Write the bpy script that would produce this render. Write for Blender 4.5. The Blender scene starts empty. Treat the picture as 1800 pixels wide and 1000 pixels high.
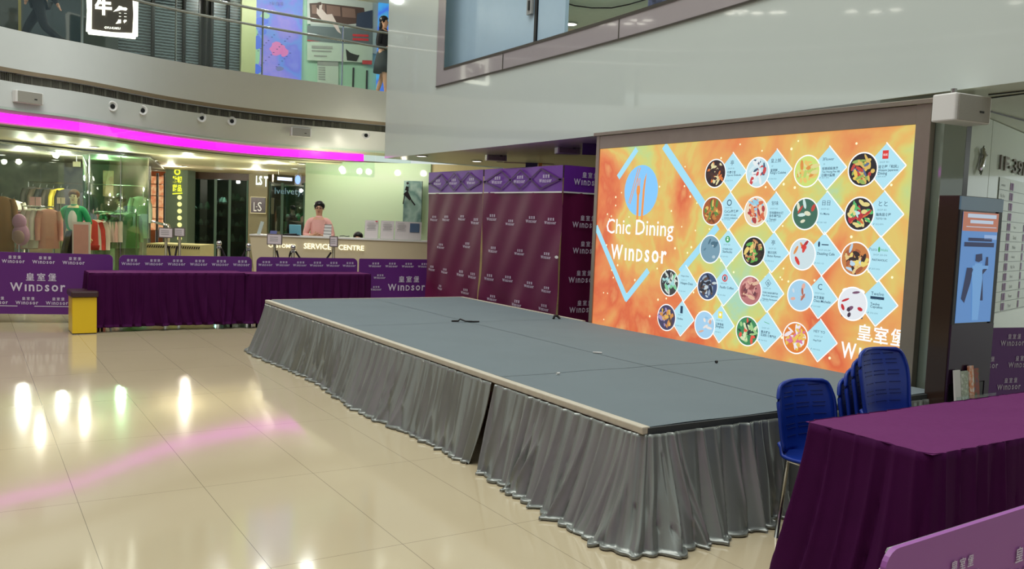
import bpy, math, random
from mathutils import Vector, Matrix
C = bpy.context.scene.collection
PI = math.pi
# ------------------------------------------------------------------ camera
H = 1.6
def _fit(VA, VB):
    a = Vector((VA[0]-900, -(VA[1]-500))); b = Vector((VB[0]-900, -(VB[1]-500)))
    f = math.sqrt(-(a.x*b.x+a.y*b.y))
    A = Vector((a.x, a.y, -f)).normalized(); B = Vector((b.x, b.y, -f)).normalized()
    Z = B.cross(A).normalized()
    return f, Matrix((B, A, Z))
F, RM = _fit((-60, 349), (3333, 483))
cam = bpy.data.cameras.new('camera'); camo = bpy.data.objects.new('camera', cam); C.objects.link(camo)
cam.sensor_width = 36; cam.lens = F*36/1800; cam.clip_end = 200; cam.clip_start = .05
camo.matrix_world = Matrix.Translation((0, 0, H)) @ RM.to_4x4()
bpy.context.scene.camera = camo
O = Vector((0, 0, H))
fw = Vector((-RM[0][2], -RM[1][2], 0)).normalized()
rt = Vector((fw.y, -fw.x, 0))
# ------------------------------------------------------------------ world, light, exposure
W = bpy.data.worlds.new('world'); bpy.context.scene.world = W; W.use_nodes = True
W.node_tree.nodes['Background'].inputs[0].default_value = (0.86, 0.95, 0.93, 1)
W.node_tree.nodes['Background'].inputs[1].default_value = 0.80
def area(name, loc, rot, sx, sy, power, col=(1, .97, .93)):
    l = bpy.data.lights.new(name, 'AREA'); l.shape = 'RECTANGLE'; l.size = sx; l.size_y = sy; l.energy = power; l.color = col
    o = bpy.data.objects.new(name, l); C.objects.link(o); o.location = loc; o.rotation_euler = rot; return o
area('overhead_fill_light', (0.5, 6.5, 13.5), (0, 0, 0), 9, 11, 1500)  # unseen area light added high overhead to fill the hall
vs = bpy.context.scene.view_settings
vs.view_transform = 'Standard'; vs.look = 'None'; vs.exposure = 0.0; vs.gamma = 1; vs.use_curve_mapping = False
bpy.context.scene.cycles.use_denoising = True
bpy.context.scene.cycles.max_bounces = 8
bpy.context.scene.cycles.sample_clamp_indirect = 6
# ------------------------------------------------------------------ pixel rays -> points in the hall
def ray(x, y): return RM @ Vector((x-900, -(y-500), -F))
def onz(x, y, z=0): d = ray(x, y); return O + d*((z-H)/d.z)
def onx(x, y, X): d = ray(x, y); return O + d*(X/d.x)
def ony(x, y, Y): d = ray(x, y); return O + d*(Y/d.y)
def at(x, y, d): r = ray(x, y); return O + r*(d/r.dot(fw))
def onpath(x, y, path):
    d = ray(x, y)
    for a, b in zip(path, path[1:]):
        ex, ey = b[0]-a[0], b[1]-a[1]
        den = d.x*ey-d.y*ex
        if abs(den) < 1e-9: continue
        t = (a[0]*ey-a[1]*ex)/den
        s = (a[0]*d.y-a[1]*d.x)/den
        if t > 0 and -1e-6 <= s <= 1+1e-6: return O+d*t
    return None
# ------------------------------------------------------------------ materials
def lin(c):
    return tuple(((v/255)/12.92 if v/255 <= .04045 else ((v/255+.055)/1.055)**2.4) for v in c[:3])+(1,)
MATS = {}
def mat(name, rgb, rough=.6, metal=0, var=.06, scale=8, bump=0, bscale=60, sheen=0, coat=0, emit=0, spec=.5, trans=0, alpha=1, ior=1.45, aniso=0):
    if name in MATS: return MATS[name]
    m = bpy.data.materials.new(name); m.use_nodes = True; nt = m.node_tree; N = nt.nodes; L = nt.links
    p = N['Principled BSDF']
    tc = N.new('ShaderNodeTexCoord'); nz = N.new('ShaderNodeTexNoise'); nz.inputs['Scale'].default_value = scale; nz.inputs['Detail'].default_value = 3
    L.new(tc.outputs['Object'], nz.inputs['Vector'])
    mx = N.new('ShaderNodeMixRGB'); c = lin(rgb)
    mx.inputs[1].default_value = tuple(v*(1-var) for v in c[:3])+(1,); mx.inputs[2].default_value = tuple(min(1, v*(1+var)) for v in c[:3])+(1,)
    L.new(nz.outputs['Fac'], mx.inputs[0]); L.new(mx.outputs[0], p.inputs['Base Color'])
    p.inputs['Roughness'].default_value = rough; p.inputs['Metallic'].default_value = metal
    p.inputs['Sheen Weight'].default_value = sheen; p.inputs['Coat Weight'].default_value = coat; p.inputs['Coat Roughness'].default_value = .03
    p.inputs['Specular IOR Level'].default_value = spec; p.inputs['Transmission Weight'].default_value = trans; p.inputs['Alpha'].default_value = alpha; p.inputs['IOR'].default_value = ior
    if sheen: p.inputs['Sheen Roughness'].default_value = .35; p.inputs['Sheen Tint'].default_value = tuple(min(1, v*1.5+.02) for v in c[:3])+(1,)
    if emit:
        L.new(mx.outputs[0], p.inputs['Emission Color']); p.inputs['Emission Strength'].default_value = emit
    if bump:
        n2 = N.new('ShaderNodeTexNoise'); n2.inputs['Scale'].default_value = bscale; b = N.new('ShaderNodeBump'); b.inputs['Strength'].default_value = bump; b.inputs['Distance'].default_value = .01
        L.new(tc.outputs['Object'], n2.inputs['Vector']); L.new(n2.outputs['Fac'], b.inputs['Height']); L.new(b.outputs[0], p.inputs['Normal'])
    MATS[name] = m; return m
def ramp_mat(name, cols, scale=3, kind='noise', emit=0, rough=.5, dist=0, detail=3, vec=None):
    """colour pattern mixed from several hues"""
    if name in MATS: return MATS[name]
    m = bpy.data.materials.new(name); m.use_nodes = True; nt = m.node_tree; N = nt.nodes; L = nt.links
    p = N['Principled BSDF']; tc = N.new('ShaderNodeTexCoord'); src = tc.outputs['Object']
    if vec:
        mp = N.new('ShaderNodeMapping'); mp.inputs['Scale'].default_value = vec; L.new(src, mp.inputs[0]); src = mp.outputs[0]
    if kind == 'voronoi':
        t = N.new('ShaderNodeTexVoronoi'); t.inputs['Scale'].default_value = scale; L.new(src, t.inputs['Vector'])
        s = N.new('ShaderNodeSeparateColor'); L.new(t.outputs['Color'], s.inputs[0]); o = s.outputs[0]
    else:
        t = N.new('ShaderNodeTexNoise'); t.inputs['Scale'].default_value = scale; t.inputs['Detail'].default_value = detail; t.inputs['Distortion'].default_value = dist
        L.new(src, t.inputs['Vector']); o = t.outputs['Fac']
    r = N.new('ShaderNodeValToRGB'); e = r.color_ramp; n = len(cols)
    lo, hi = (0, 1) if kind == 'voronoi' else (.3, .7)
    while len(e.elements) < n: e.elements.new(.5)
    for i, c in enumerate(cols):
        e.elements[i].position = lo+(hi-lo)*i/max(1, (n-(0 if kind == 'voronoi' else 1))); e.elements[i].color = lin(c)
    if kind == 'voronoi': e.interpolation = 'CONSTANT'
    L.new(o, r.inputs[0]); L.new(r.outputs[0], p.inputs['Base Color']); p.inputs['Roughness'].default_value = rough
    if emit:
        L.new(r.outputs[0], p.inputs['Emission Color']); p.inputs['Emission Strength'].default_value = emit
        dk = N.new('ShaderNodeMixRGB'); dk.inputs[0].default_value = 1; dk.inputs[1].default_value = (.02, .02, .02, 1); dk.inputs[2].default_value = (.02, .02, .02, 1); L.new(dk.outputs[0], p.inputs['Base Color'])
    MATS[name] = m; return m
def glow(name, rgb, s=1.0):
    """a light-giving face: lamp lens, lit letters, screens"""
    if name in MATS: return MATS[name]
    m = bpy.data.materials.new(name); m.use_nodes = True; p = m.node_tree.nodes['Principled BSDF']
    p.inputs['Base Color'].default_value = (.02, .02, .02, 1); p.inputs['Roughness'].default_value = .4
    p.inputs['Emission Color'].default_value = lin(rgb); p.inputs['Emission Strength'].default_value = s
    MATS[name] = m; return m
def glass_mat(name, tint=(205, 225, 215), refl=.12, thru=None):
    if name in MATS: return MATS[name]
    m = bpy.data.materials.new(name); m.use_nodes = True; nt = m.node_tree; N = nt.nodes; L = nt.links
    N.remove(N['Principled BSDF']); out = N['Material Output']
    tr = N.new('ShaderNodeBsdfTransparent'); tr.inputs[0].default_value = lin(tint)
    gl = N.new('ShaderNodeBsdfGlossy'); gl.inputs['Roughness'].default_value = .02; gl.inputs[0].default_value = (.95, 1, .97, 1)
    fr = N.new('ShaderNodeFresnel'); fr.inputs[0].default_value = 1.5
    mu = N.new('ShaderNodeMath'); mu.operation = 'MULTIPLY_ADD'; mu.inputs[1].default_value = .8; mu.inputs[2].default_value = refl*.3
    L.new(fr.outputs[0], mu.inputs[0]); ge = N.new('ShaderNodeNewGeometry'); iv = N.new('ShaderNodeMath'); iv.operation = 'SUBTRACT'; iv.inputs[0].default_value = 1
    L.new(ge.outputs['Backfacing'], iv.inputs[1]); m2 = N.new('ShaderNodeMath'); m2.operation = 'MULTIPLY'; L.new(mu.outputs[0], m2.inputs[0]); L.new(iv.outputs[0], m2.inputs[1]); mu = m2
    mx = N.new('ShaderNodeMixShader'); L.new(mu.outputs[0], mx.inputs[0]); L.new(tr.outputs[0], mx.inputs[1]); L.new(gl.outputs[0], mx.inputs[2]); L.new(mx.outputs[0], out.inputs[0])
    MATS[name] = m; return m
def floor_mat():
    m = bpy.data.materials.new('polished_cream_tile'); m.use_nodes = True; nt = m.node_tree; N = nt.nodes; L = nt.links; p = N['Principled BSDF']
    tc = N.new('ShaderNodeTexCoord'); sp = N.new('ShaderNodeSeparateXYZ'); L.new(tc.outputs['Object'], sp.inputs[0])
    def joint(o, off, size, w):
        a = N.new('ShaderNodeMath'); a.operation = 'SUBTRACT'; L.new(o, a.inputs[0]); a.inputs[1].default_value = off
        b = N.new('ShaderNodeMath'); b.operation = 'PINGPONG'; L.new(a.outputs[0], b.inputs[0]); b.inputs[1].default_value = size/2
        c = N.new('ShaderNodeMath'); c.operation = 'LESS_THAN'; L.new(b.outputs[0], c.inputs[0]); c.inputs[1].default_value = w; return c.outputs[0]
    j1 = joint(sp.outputs[0], .5, .65, .0016); j2 = joint(sp.outputs[1], 5.065, 1.3, .0016)
    mxj = N.new('ShaderNodeMath'); mxj.operation = 'MAXIMUM'; L.new(j1, mxj.inputs[0]); L.new(j2, mxj.inputs[1])
    ms = N.new('ShaderNodeMath'); ms.operation = 'MULTIPLY'; ms.inputs[1].default_value = .7; L.new(mxj.outputs[0], ms.inputs[0])
    nz = N.new('ShaderNodeTexNoise'); nz.inputs['Scale'].default_value = .7; nz.inputs['Detail'].default_value = 4; L.new(tc.outputs['Object'], nz.inputs['Vector'])
    m0 = N.new('ShaderNodeMixRGB'); m0.inputs[1].default_value = lin((182, 168, 136)); m0.inputs[2].default_value = lin((196, 183, 152)); L.new(nz.outputs['Fac'], m0.inputs[0])
    m1 = N.new('ShaderNodeMixRGB'); m1.inputs[2].default_value = lin((90, 82, 65)); L.new(ms.outputs[0], m1.inputs[0]); L.new(m0.outputs[0], m1.inputs[1])
    L.new(m1.outputs[0], p.inputs['Base Color']); p.inputs['Roughness'].default_value = .085; p.inputs['IOR'].default_value = 1.85
    nb = N.new('ShaderNodeTexNoise'); nb.inputs['Scale'].default_value = 2.2; b = N.new('ShaderNodeBump'); b.inputs['Strength'].default_value = .03; b.inputs['Distance'].default_value = .02
    L.new(tc.outputs['Object'], nb.inputs['Vector']); L.new(nb.outputs['Fac'], b.inputs['Height']); L.new(b.outputs[0], p.inputs['Normal'])
    return m
# ------------------------------------------------------------------ mesh building
_TXT = {}
def text_mesh(s, bold=0):
    k = (s, bold)
    if k not in _TXT:
        c = bpy.data.curves.new('t', 'FONT'); c.body = s; c.size = 1; c.resolution_u = 2; c.offset = bold
        o = bpy.data.objects.new('t', c); C.objects.link(o); bpy.context.view_layer.update()
        me = bpy.data.meshes.new_from_object(o.evaluated_get(bpy.context.evaluated_depsgraph_get()))
        v = [(q.co.x, q.co.y) for q in me.vertices]; f = [tuple(q.vertices) for q in me.polygons]
        x0 = min(a for a, b in v); x1 = max(a for a, b in v); y0 = min(b for a, b in v); y1 = max(b for a, b in v)
        _TXT[k] = ([((a-x0), (b-y0)) for a, b in v], f, x1-x0, y1-y0)
        bpy.data.objects.remove(o); bpy.data.curves.remove(c); bpy.data.meshes.remove(me)
    return _TXT[k]
def windsor_mesh():
    k = ('WINDSOR', 0)
    if k not in _TXT:
        V_, F_ = [], []; x = 0
        for ch, h in (('W', 1.0), ('\u0131', .8), ('n', .8), ('D', .8), ('s', .8), ('o', .8), ('r', .8)):
            vv, ff, tw, th = text_mesh(ch, .02); sc = h/th; n = len(V_)
            V_ += [(x+a*sc, b*sc) for a, b in vv]; F_ += [tuple(i+n for i in q) for q in ff]; x += tw*sc+.27
        _TXT[k] = (V_, F_, x-.27, 1.0)
    return _TXT[k]
class MB:
    def __init__(s): s.v = []; s.f = []; s.m = []; s.mi = 0
    def add(s, v, f):
        n = len(s.v); s.v += [tuple(q) for q in v]; s.f += [tuple(i+n for i in q) for q in f]; s.m += [s.mi]*len(f); return s
    def box(s, c, sz, rz=0, M=None):
        x, y, z = (q/2 for q in sz)
        v = [Vector((a*x, b*y, d*z)) for a in (-1, 1) for b in (-1, 1) for d in (-1, 1)]
        if M is None: M = Matrix.Rotation(rz, 3, 'Z')
        v = [M @ q + Vector(c) for q in v]
        return s.add(v, [(0, 1, 3, 2), (4, 6, 7, 5), (0, 4, 5, 1), (2, 3, 7, 6), (0, 2, 6, 4), (1, 5, 7, 3)])
    def bb(s, x0, y0, z0, x1, y1, z1): return s.box(((x0+x1)/2, (y0+y1)/2, (z0+z1)/2), (abs(x1-x0), abs(y1-y0), abs(z1-z0)))
    def quad(s, a, b, c, d): return s.add([a, b, c, d], [(0, 1, 2, 3)])
    def wallbox(s, a, b, z0, z1, t):
        """upright slab between plan points a and b, thickness t away from the camera"""
        a = Vector((a[0], a[1], 0)); b = Vector((b[0], b[1], 0)); d = (b-a).normalized(); n = Vector((-d.y, d.x, 0))*t
        z0 = Vector((0, 0, z0)); z1 = Vector((0, 0, z1))
        v = [a+z0, b+z0, b+n+z0, a+n+z0, a+z1, b+z1, b+n+z1, a+n+z1]
        return s.add(v, [(0, 1, 5, 4), (1, 2, 6, 5), (2, 3, 7, 6), (3, 0, 4, 7), (4, 5, 6, 7), (3, 2, 1, 0)])
    def prism(s, poly, z0, z1):
        n = len(poly); v = [(p[0], p[1], z0) for p in poly]+[(p[0], p[1], z1) for p in poly]
        return s.add(v, [tuple(range(n-1, -1, -1)), tuple(range(n, 2*n))]+[(i, (i+1) % n, n+(i+1) % n, n+i) for i in range(n)])
    def tube(s, pts, r, n=8, cap=True):
        pts = [Vector(p) for p in pts]; rs = r if isinstance(r, (list, tuple)) else [r]*len(pts); v = []; f = []
        up = Vector((0, 0, 1))
        for i, p in enumerate(pts):
            d = (pts[min(i+1, len(pts)-1)]-pts[max(i-1, 0)]).normalized()
            a = d.cross(up if abs(d.z) < .95 else Vector((1, 0, 0))).normalized(); b = d.cross(a)
            for k in range(n): t = 2*PI*k/n; v.append(p+(a*math.cos(t)+b*math.sin(t))*rs[i])
        for i in range(len(pts)-1):
            for k in range(n): f.append((i*n+k, i*n+(k+1) % n, (i+1)*n+(k+1) % n, (i+1)*n+k))
        if cap: f += [tuple(range(n)), tuple(range(len(pts)*n-1, (len(pts)-1)*n-1, -1))]
        return s.add(v, f)
    def lathe(s, prof, c=(0, 0, 0), n=20):
        v = []; f = []
        for r, z in prof:
            for k in range(n): t = 2*PI*k/n; v.append((c[0]+r*math.cos(t), c[1]+r*math.sin(t), c[2]+z))
        for i in range(len(prof)-1):
            for k in range(n): f.append((i*n+k, i*n+(k+1) % n, (i+1)*n+(k+1) % n, (i+1)*n+k))
        f += [tuple(range(n-1, -1, -1)), tuple(range((len(prof)-1)*n, len(prof)*n))]
        return s.add(v, f)
    def ball(s, c, r, sx=1, sy=1, sz=1, n=12, h=8):
        v = [(c[0], c[1], c[2]-r*sz)]; f = []
        for i in range(1, h):
            p = -PI/2+PI*i/h
            for k in range(n): t = 2*PI*k/n; v.append((c[0]+r*sx*math.cos(p)*math.cos(t), c[1]+r*sy*math.cos(p)*math.sin(t), c[2]+r*sz*math.sin(p)))
        v.append((c[0], c[1], c[2]+r*sz))
        for k in range(n): f.append((0, 1+(k+1) % n, 1+k)); f.append((len(v)-1, len(v)-1-n+k, len(v)-1-n+(k+1) % n))
        for i in range(h-2):
            for k in range(n): f.append((1+i*n+k, 1+i*n+(k+1) % n, 1+(i+1)*n+(k+1) % n, 1+(i+1)*n+k))
        return s.add(v, f)
    def grid(s, fn, nu, nv, close=False):
        v = [fn(i/nu, j/nv) for j in range(nv+1) for i in range(nu+1)]; w = nu+1
        return s.add(v, [(j*w+i, j*w+i+1, (j+1)*w+i+1, (j+1)*w+i) for j in range(nv) for i in range(nu)])
    def flat(s, poly, o, u, v, off=0):
        o = Vector(o); u = Vector(u); v = Vector(v); n = u.cross(v)*off
        return s.add([o+u*a+v*b+n for a, b in poly], [tuple(range(len(poly)))])
    def disc(s, o, u, v, r, off=0, n=28, ry=None):
        ry = ry or r
        return s.flat([(r*math.cos(2*PI*k/n), ry*math.sin(2*PI*k/n)) for k in range(n)], o, u, v, off)
    def ringf(s, o, u, v, r0, r1, off=0, n=28):
        for k in range(n):
            a, b = 2*PI*k/n, 2*PI*(k+1)/n
            s.flat([(r0*math.cos(a), r0*math.sin(a)), (r1*math.cos(a), r1*math.sin(a)), (r1*math.cos(b), r1*math.sin(b)), (r0*math.cos(b), r0*math.sin(b))], o, u, v, off)
        return s
    def bar(s, p, q, w, o, u, v, off=0):
        dx, dy = q[0]-p[0], q[1]-p[1]; L = math.hypot(dx, dy); nx, ny = -dy/L*w/2, dx/L*w/2
        return s.flat([(p[0]-nx, p[1]-ny), (q[0]-nx, q[1]-ny), (q[0]+nx, q[1]+ny), (p[0]+nx, p[1]+ny)], o, u, v, off)
    def text(s, t, o, u, v, h=None, w=None, off=.003, bold=0, align='l', fn=None):
        """flat letters: o is the lower left (or centre) corner on the surface"""
        vv, ff, tw, th = windsor_mesh() if t == 'WINDSOR' else text_mesh(t, bold)
        if h is None: h = th*w/tw
        if w is None: w = tw*h/th
        dx = {'l': 0, 'c': -w/2, 'r': -w}[align]; o = Vector(o); u = Vector(u); v = Vector(v); n = u.cross(v)*off
        if fn: return s.add([fn(dx+a*w/tw, b*h/th) for a, b in vv], ff)
        return s.add([o+u*(dx+a*w/tw)+v*(b*h/th)+n for a, b in vv], ff)
    def logo(s, o, u, v, w, off=.004, fn=None):
        """three characters over the name, centred on o"""
        h = w*.17
        o = Vector(o)
        def g(f0, x0, y0): return None if fn is None else (lambda a, b: fn(a+x0, b+y0))
        s.text('WINDSOR', o-Vector(v)*h*1.15, u, v, h=h, w=w, off=off, bold=.025, align='c', fn=g(fn, 0, -h*1.15))
        for k, ch in enumerate('皇室堡'):
            x = w*(-.14+k*.2); s.text(ch, o+Vector(u)*x+Vector(v)*h*.1, u, v, h=w*.155, w=w*.15, off=off, bold=.012, align='c', fn=g(fn, x, h*.1))
        return s
    def build(s, name, m, parent=None, smooth=False, bevel=0, label=None, cat=None, group=None, kind=None):
        me = bpy.data.meshes.new(name); me.from_pydata(s.v, [], s.f)
        for q in (m if isinstance(m, (list, tuple)) else [m]): me.materials.append(q)
        if isinstance(m, (list, tuple)): me.polygons.foreach_set('material_index', s.m)
        if smooth: me.polygons.foreach_set('use_smooth', [True]*len(me.polygons))
        me.update(); o = bpy.data.objects.new(name, me); C.objects.link(o)
        if parent is not None: o.parent = parent
        if bevel:
            b = o.modifiers.new('bevel', 'BEVEL'); b.width = bevel; b.segments = 2; b.limit_method = 'ANGLE'
        return tag(o, label, cat, group, kind)
def tag(o, label=None, cat=None, group=None, kind=None):
    if label: o['label'] = label
    if cat: o['category'] = cat
    if group: o['group'] = group
    if kind: o['kind'] = kind
    return o
def thing(name, label, cat, loc=(0, 0, 0), rz=0, group=None):
    o = bpy.data.objects.new(name, None); C.objects.link(o); o.empty_display_size = .1
    o.location = loc; o.rotation_euler = (0, 0, rz); return tag(o, label, cat, group)
KIDS = {}
def copy_tree(o, parent=None):
    c = o.copy(); C.objects.link(c)
    if parent is not None: c.parent = parent
    for ch in [q for q in C.objects if q.parent == o]: copy_tree(ch, c)
    return c
def struct(name, mb, m, **k): return mb.build(name, m, kind='structure', **k)
def rect(px0, py0, px1, py1, d, t=.04, d1=None):
    """upright slab filling a pixel rectangle at distance d: returns plan ends, z range"""
    ym = (py0+py1)/2; a = at(px0, ym, d); b = at(px1, ym, d1 or d); xm = (px0+px1)/2; dm = (d+(d1 or d))/2
    return a, b, at(xm, py1, dm).z, at(xm, py0, dm).z
def slab(px0, py0, px1, py1, d, t=.04, d1=None, mb=None):
    a, b, z0, z1 = rect(px0, py0, px1, py1, d, t, d1); return (mb or MB()).wallbox(a, b, z0, z1, t)
def cr(pts, n=8):
    P = [Vector(p) for p in pts]; P = [P[0]*2-P[1]]+P+[P[-1]*2-P[-2]]; out = []
    for i in range(1, len(P)-2):
        for k in range(n):
            t = k/n; a, b, c, d = P[i-1:i+3]
            out.append(.5*((2*b)+(c-a)*t+(2*a-5*b+4*c-d)*t*t+(3*b-3*c+d-a)*t**3))
    out.append(P[-2]); return out
# materials
M_floor = floor_mat()
M_band = mat('satin_white_cladding', (196, 200, 196), .35, var=.02)
M_gloss = mat('glossy_white_glass_cladding', (196, 206, 200), .06, var=.03, scale=.6, coat=.6, spec=.6)
M_cream = mat('cream_painted_ceiling', (222, 212, 178), .5, var=.02)
M_green = mat('pale_green_glass_wall', (190, 212, 178), .08, var=.02, scale=.5, coat=.4)
M_dark = mat('dark_tinted_wall', (34, 40, 38), .25, var=.15)
M_black = mat('black_satin', (18, 17, 18), .35, var=.1)
M_steel = mat('brushed_steel', (170, 170, 165), .25, metal=1)
M_chrome = mat('chrome', (200, 200, 200), .1, metal=1)
M_wood = mat('taupe_trim', (122, 108, 86), .5)
M_white = mat('white_plastic', (215, 215, 210), .45, var=.03)
M_grey = mat('grey_plastic', (140, 143, 140), .5)
M_print = mat('silver_white_print', (205, 195, 215), .6, var=.03)
M_purple = mat('purple_banner_vinyl', (92, 36, 114), .42, var=.06, scale=3)
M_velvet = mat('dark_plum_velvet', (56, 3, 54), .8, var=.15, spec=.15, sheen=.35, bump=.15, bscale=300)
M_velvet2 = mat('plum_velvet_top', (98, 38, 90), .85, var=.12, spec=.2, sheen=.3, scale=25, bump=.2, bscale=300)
M_skirt = mat('grey_satin_skirt', (134, 139, 134), .32, metal=.45, var=.12, scale=5, sheen=.3)
M_carpet = mat('blue_grey_stage_carpet', (104, 116, 120), .92, var=.07, scale=2.5, bump=.3, bscale=400)
M_edge = mat('worn_beige_edging', (186, 180, 162), .6, var=.12, scale=20)
M_blue = mat('blue_polypropylene', (16, 48, 138), .38, var=.05)
M_tent = mat('maroon_tent_fabric', (92, 16, 60), .5, var=.1, scale=3, sheen=.1, spec=.3)
M_tentp = mat('violet_tent_fabric', (98, 34, 142), .45, var=.1, scale=4)
M_glass = glass_mat('clear_glass', (246, 252, 248))
M_glassg = glass_mat('green_curved_glass', (190, 226, 200), .35)
M_mag = glow('magenta_light_strip', (236, 0, 240), 2.7)
M_lens = glow('downlight_lens', (255, 252, 235), 7)
# ================================================================== THE SETTING
ZC, ZF, ZS = 2.62, 4.02, 2.56            # ground-floor ceiling, first-floor level, underside of the white fascia on the right
fl = MB(); fl.bb(-16, -14, -.1, 30, 48, 0); struct('floor', fl, M_floor)
# curved fascia of the first floor, seen from the upper edge (CU) to the lower lip (CL)
pxs = [0, 147, 312, 460, 600, 670]
yu = [46, 76, 108, 131, 150, 160]; yl = [222, 238.5, 262.5, 278, 287, 291]
back = [(2, -6.3), (-1.6, -4.2), (-4.2, -.6), (-5.0, 3.4), (-4.4, 7.2), (-3.0, 10.3), (-1.4, 12.7)]
CU = cr([(x, y, 0) for x, y in back]+[tuple(onz(x, y, ZF).xy)+(0,) for x, y in zip(pxs, yu)]+[(8.6, 15.9, 0), (11, 14.8, 0)])
CL = cr([(x, y, 0) for x, y in back]+[tuple(onz(x, y, ZC).xy)+(0,) for x, y in zip(pxs, yl)]+[(8.9, 16.6, 0), (11.3, 15.6, 0)])
def ring(z): t = (ZF-z)/(ZF-ZC); return [a.lerp(b, t) for a, b in zip(CU, CL)]
def strip(mb, z0, z1, inset=0.0, thick=0.0):
    a, b = ring(z0), ring(z1); ce = Vector((5, 6, 0))
    def out(p): return p+(p-ce).normalized()*inset
    n = len(a); s = len(mb.v)
    mb.add([out(p)+Vector((0, 0, z0)) for p in a]+[out(p)+Vector((0, 0, z1)) for p in b], [(i, i+1, n+i+1, n+i) for i in range(n-1)])
def on_fascia(x, y):
    """point on the curved fascia seen at this pixel"""
    best = None
    for k in range(60):
        z = 2.5+k*.03; p = onpath(x, y, [tuple(q) for q in ring(min(z, ZF))])
        if p is not None and (best is None or abs(p.z-z) < best[0]): best = (abs(p.z-z), p)
    return best[1]
m = MB(); strip(m, 3.46, ZF); struct('wall_left_upper', m, M_band, smooth=True)
m = MB(); a = ring(ZF); ce = Vector((5, 6, 0)); n = len(a)
m.add([p+Vector((0, 0, ZF)) for p in a]+[p+(p-ce).normalized()*.12+Vector((0, 0, ZF)) for p in a], [(i, i+1, n+i+1, n+i) for i in range(n-1)])
strip(m, 3.40, 3.46, .0); struct('trim_1', m, M_wood)
m = MB(); strip(m, 3.27, 3.40, .12); M_grille = mat('dark_air_grille', (52, 54, 48), .6, metal=.3); struct('trim_2', m, M_grille)
m = MB()
g = [p+(p-ce).normalized()*.1 for p in ring(3.33)]
for p, q in zip(g, g[1:]):
    for k in range(8):
        c = p.lerp(q, k/8); d = (q-p).normalized(); m.box((c.x, c.y, 3.335), (.012 if k else .03, .05, .13), math.atan2(d.y, d.x))
struct('trim_3', m, mat('grille_blade', (120, 118, 104), .4, metal=.5))
m = MB(); strip(m, 2.87, 3.27, .0); struct('wall_left_lower', m, M_band, smooth=True)
m = MB(); strip(m, 2.60, 2.70, .16); strip(m, 2.82, 2.88, .16); struct('trim_4', m, M_cream, smooth=True)
m = MB(); strip(m, 2.63, 2.645, .15); struct('trim_5', m, mat('shadow_gap', (90, 78, 52), .6))
# magenta strip light behind the glass smoke curtain: only up to the white fascia
g0, g1 = ring(2.70), ring(2.82)
end = on_fascia(648, 276)
m = MB(); lst = [(p, q) for p, q in zip(g0, g1) if p.x < end.x or p.y < 5]
pts0 = [p+(p-ce).normalized()*.13 for p, q in lst]; pts1 = [q+(q-ce).normalized()*.13 for p, q in lst]; n = len(lst)
m.add([p+Vector((0, 0, 2.695)) for p in pts0]+[p+Vector((0, 0, 2.825)) for p in pts1], [(i, i+1, n+i+1, n+i) for i in range(n-1)])
m.build('magenta_strip_light', M_mag, label='long curved magenta strip light under the white band of the first floor', cat='strip light')
jx = [43, 134, 218, 298, 376, 451, 523, 594, 659]
J = [on_fascia(x, y) for x, y in zip(jx, [195, 212, 222, 231, 240, 246, 254, 261, 268])]
J = [J[0]*2-J[1], ]+J+[J[-1]*2-J[-2]]
for i, (p, q) in enumerate(zip(J, J[1:])):
    m = MB(); inw = (ce-p).normalized()*.07; inw.z = 0; p = p+inw; q = q+inw; d = (q-p); e = d.normalized()*.006; ztop, zb = 2.9, 2.36
    m.wallbox(p+e, q-e, zb, ztop, .008)
    o = m.build('smoke_curtain_pane', M_glass, label='clear glass pane of the smoke curtain hanging below the first-floor band', cat='glass pane', group='glass panes of the smoke curtain')
# ring slabs
def slab_ring(z0, z1, ein, eout):
    m = MB(); a = ein; n = len(a)
    o = [p+(p-ce).normalized()*eout for p in a]
    m.add([Vector((p.x, p.y, z0)) for p in a]+[Vector((p.x, p.y, z0)) for p in o], [(i, n+i, n+i+1, i+1) for i in range(n-1)])
    if z1 != z0: m.add([Vector((p.x, p.y, z1)) for p in a]+[Vector((p.x, p.y, z1)) for p in o], [(i, i+1, n+i+1, n+i) for i in range(n-1)])
    return m
far = [p+(p-ce).normalized()*.02 for p in ring(2.64)]
struct('ceiling', slab_ring(2.66, 2.66, far, 14), M_cream)
M_tile1 = mat('upper_floor_tile', (170, 165, 150), .3)
struct('floor_upper', slab_ring(4.0, 4.0, [p+(p-ce).normalized()*.1 for p in CU], 14), M_tile1)
# second-floor ring, above the frame: mirrored in the glossy floor and the fascia
Z2 = 6.35
m = MB(); n = len(CU); m.add([p+Vector((0, 0, Z2)) for p in CU]+[p+Vector((0, 0, Z2+1.2)) for p in CU], [(i, i+1, n+i+1, n+i) for i in range(n-1)]); struct('wall_left_second', m, M_band, smooth=True)
struct('ceiling_upper', slab_ring(Z2, Z2, CU, 14), M_cream)
# plain outer walls on the sides out of view
m = MB(); o = [p+(p-ce).normalized()*5.5 for p in CU[:len(CU)-70]]; n = len(o)
k0 = 0
ol = [p for p in o if not (p.x > -3.5 and p.y > 8)]
n = len(ol); m.add([p+Vector((0, 0, 0)) for p in ol]+[p+Vector((0, 0, Z2)) for p in ol], [(i, i+1, n+i+1, n+i) for i in range(n-1)]); struct('wall_back', m, mat('warm_beige_wall', (196, 180, 150), .4))
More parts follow.
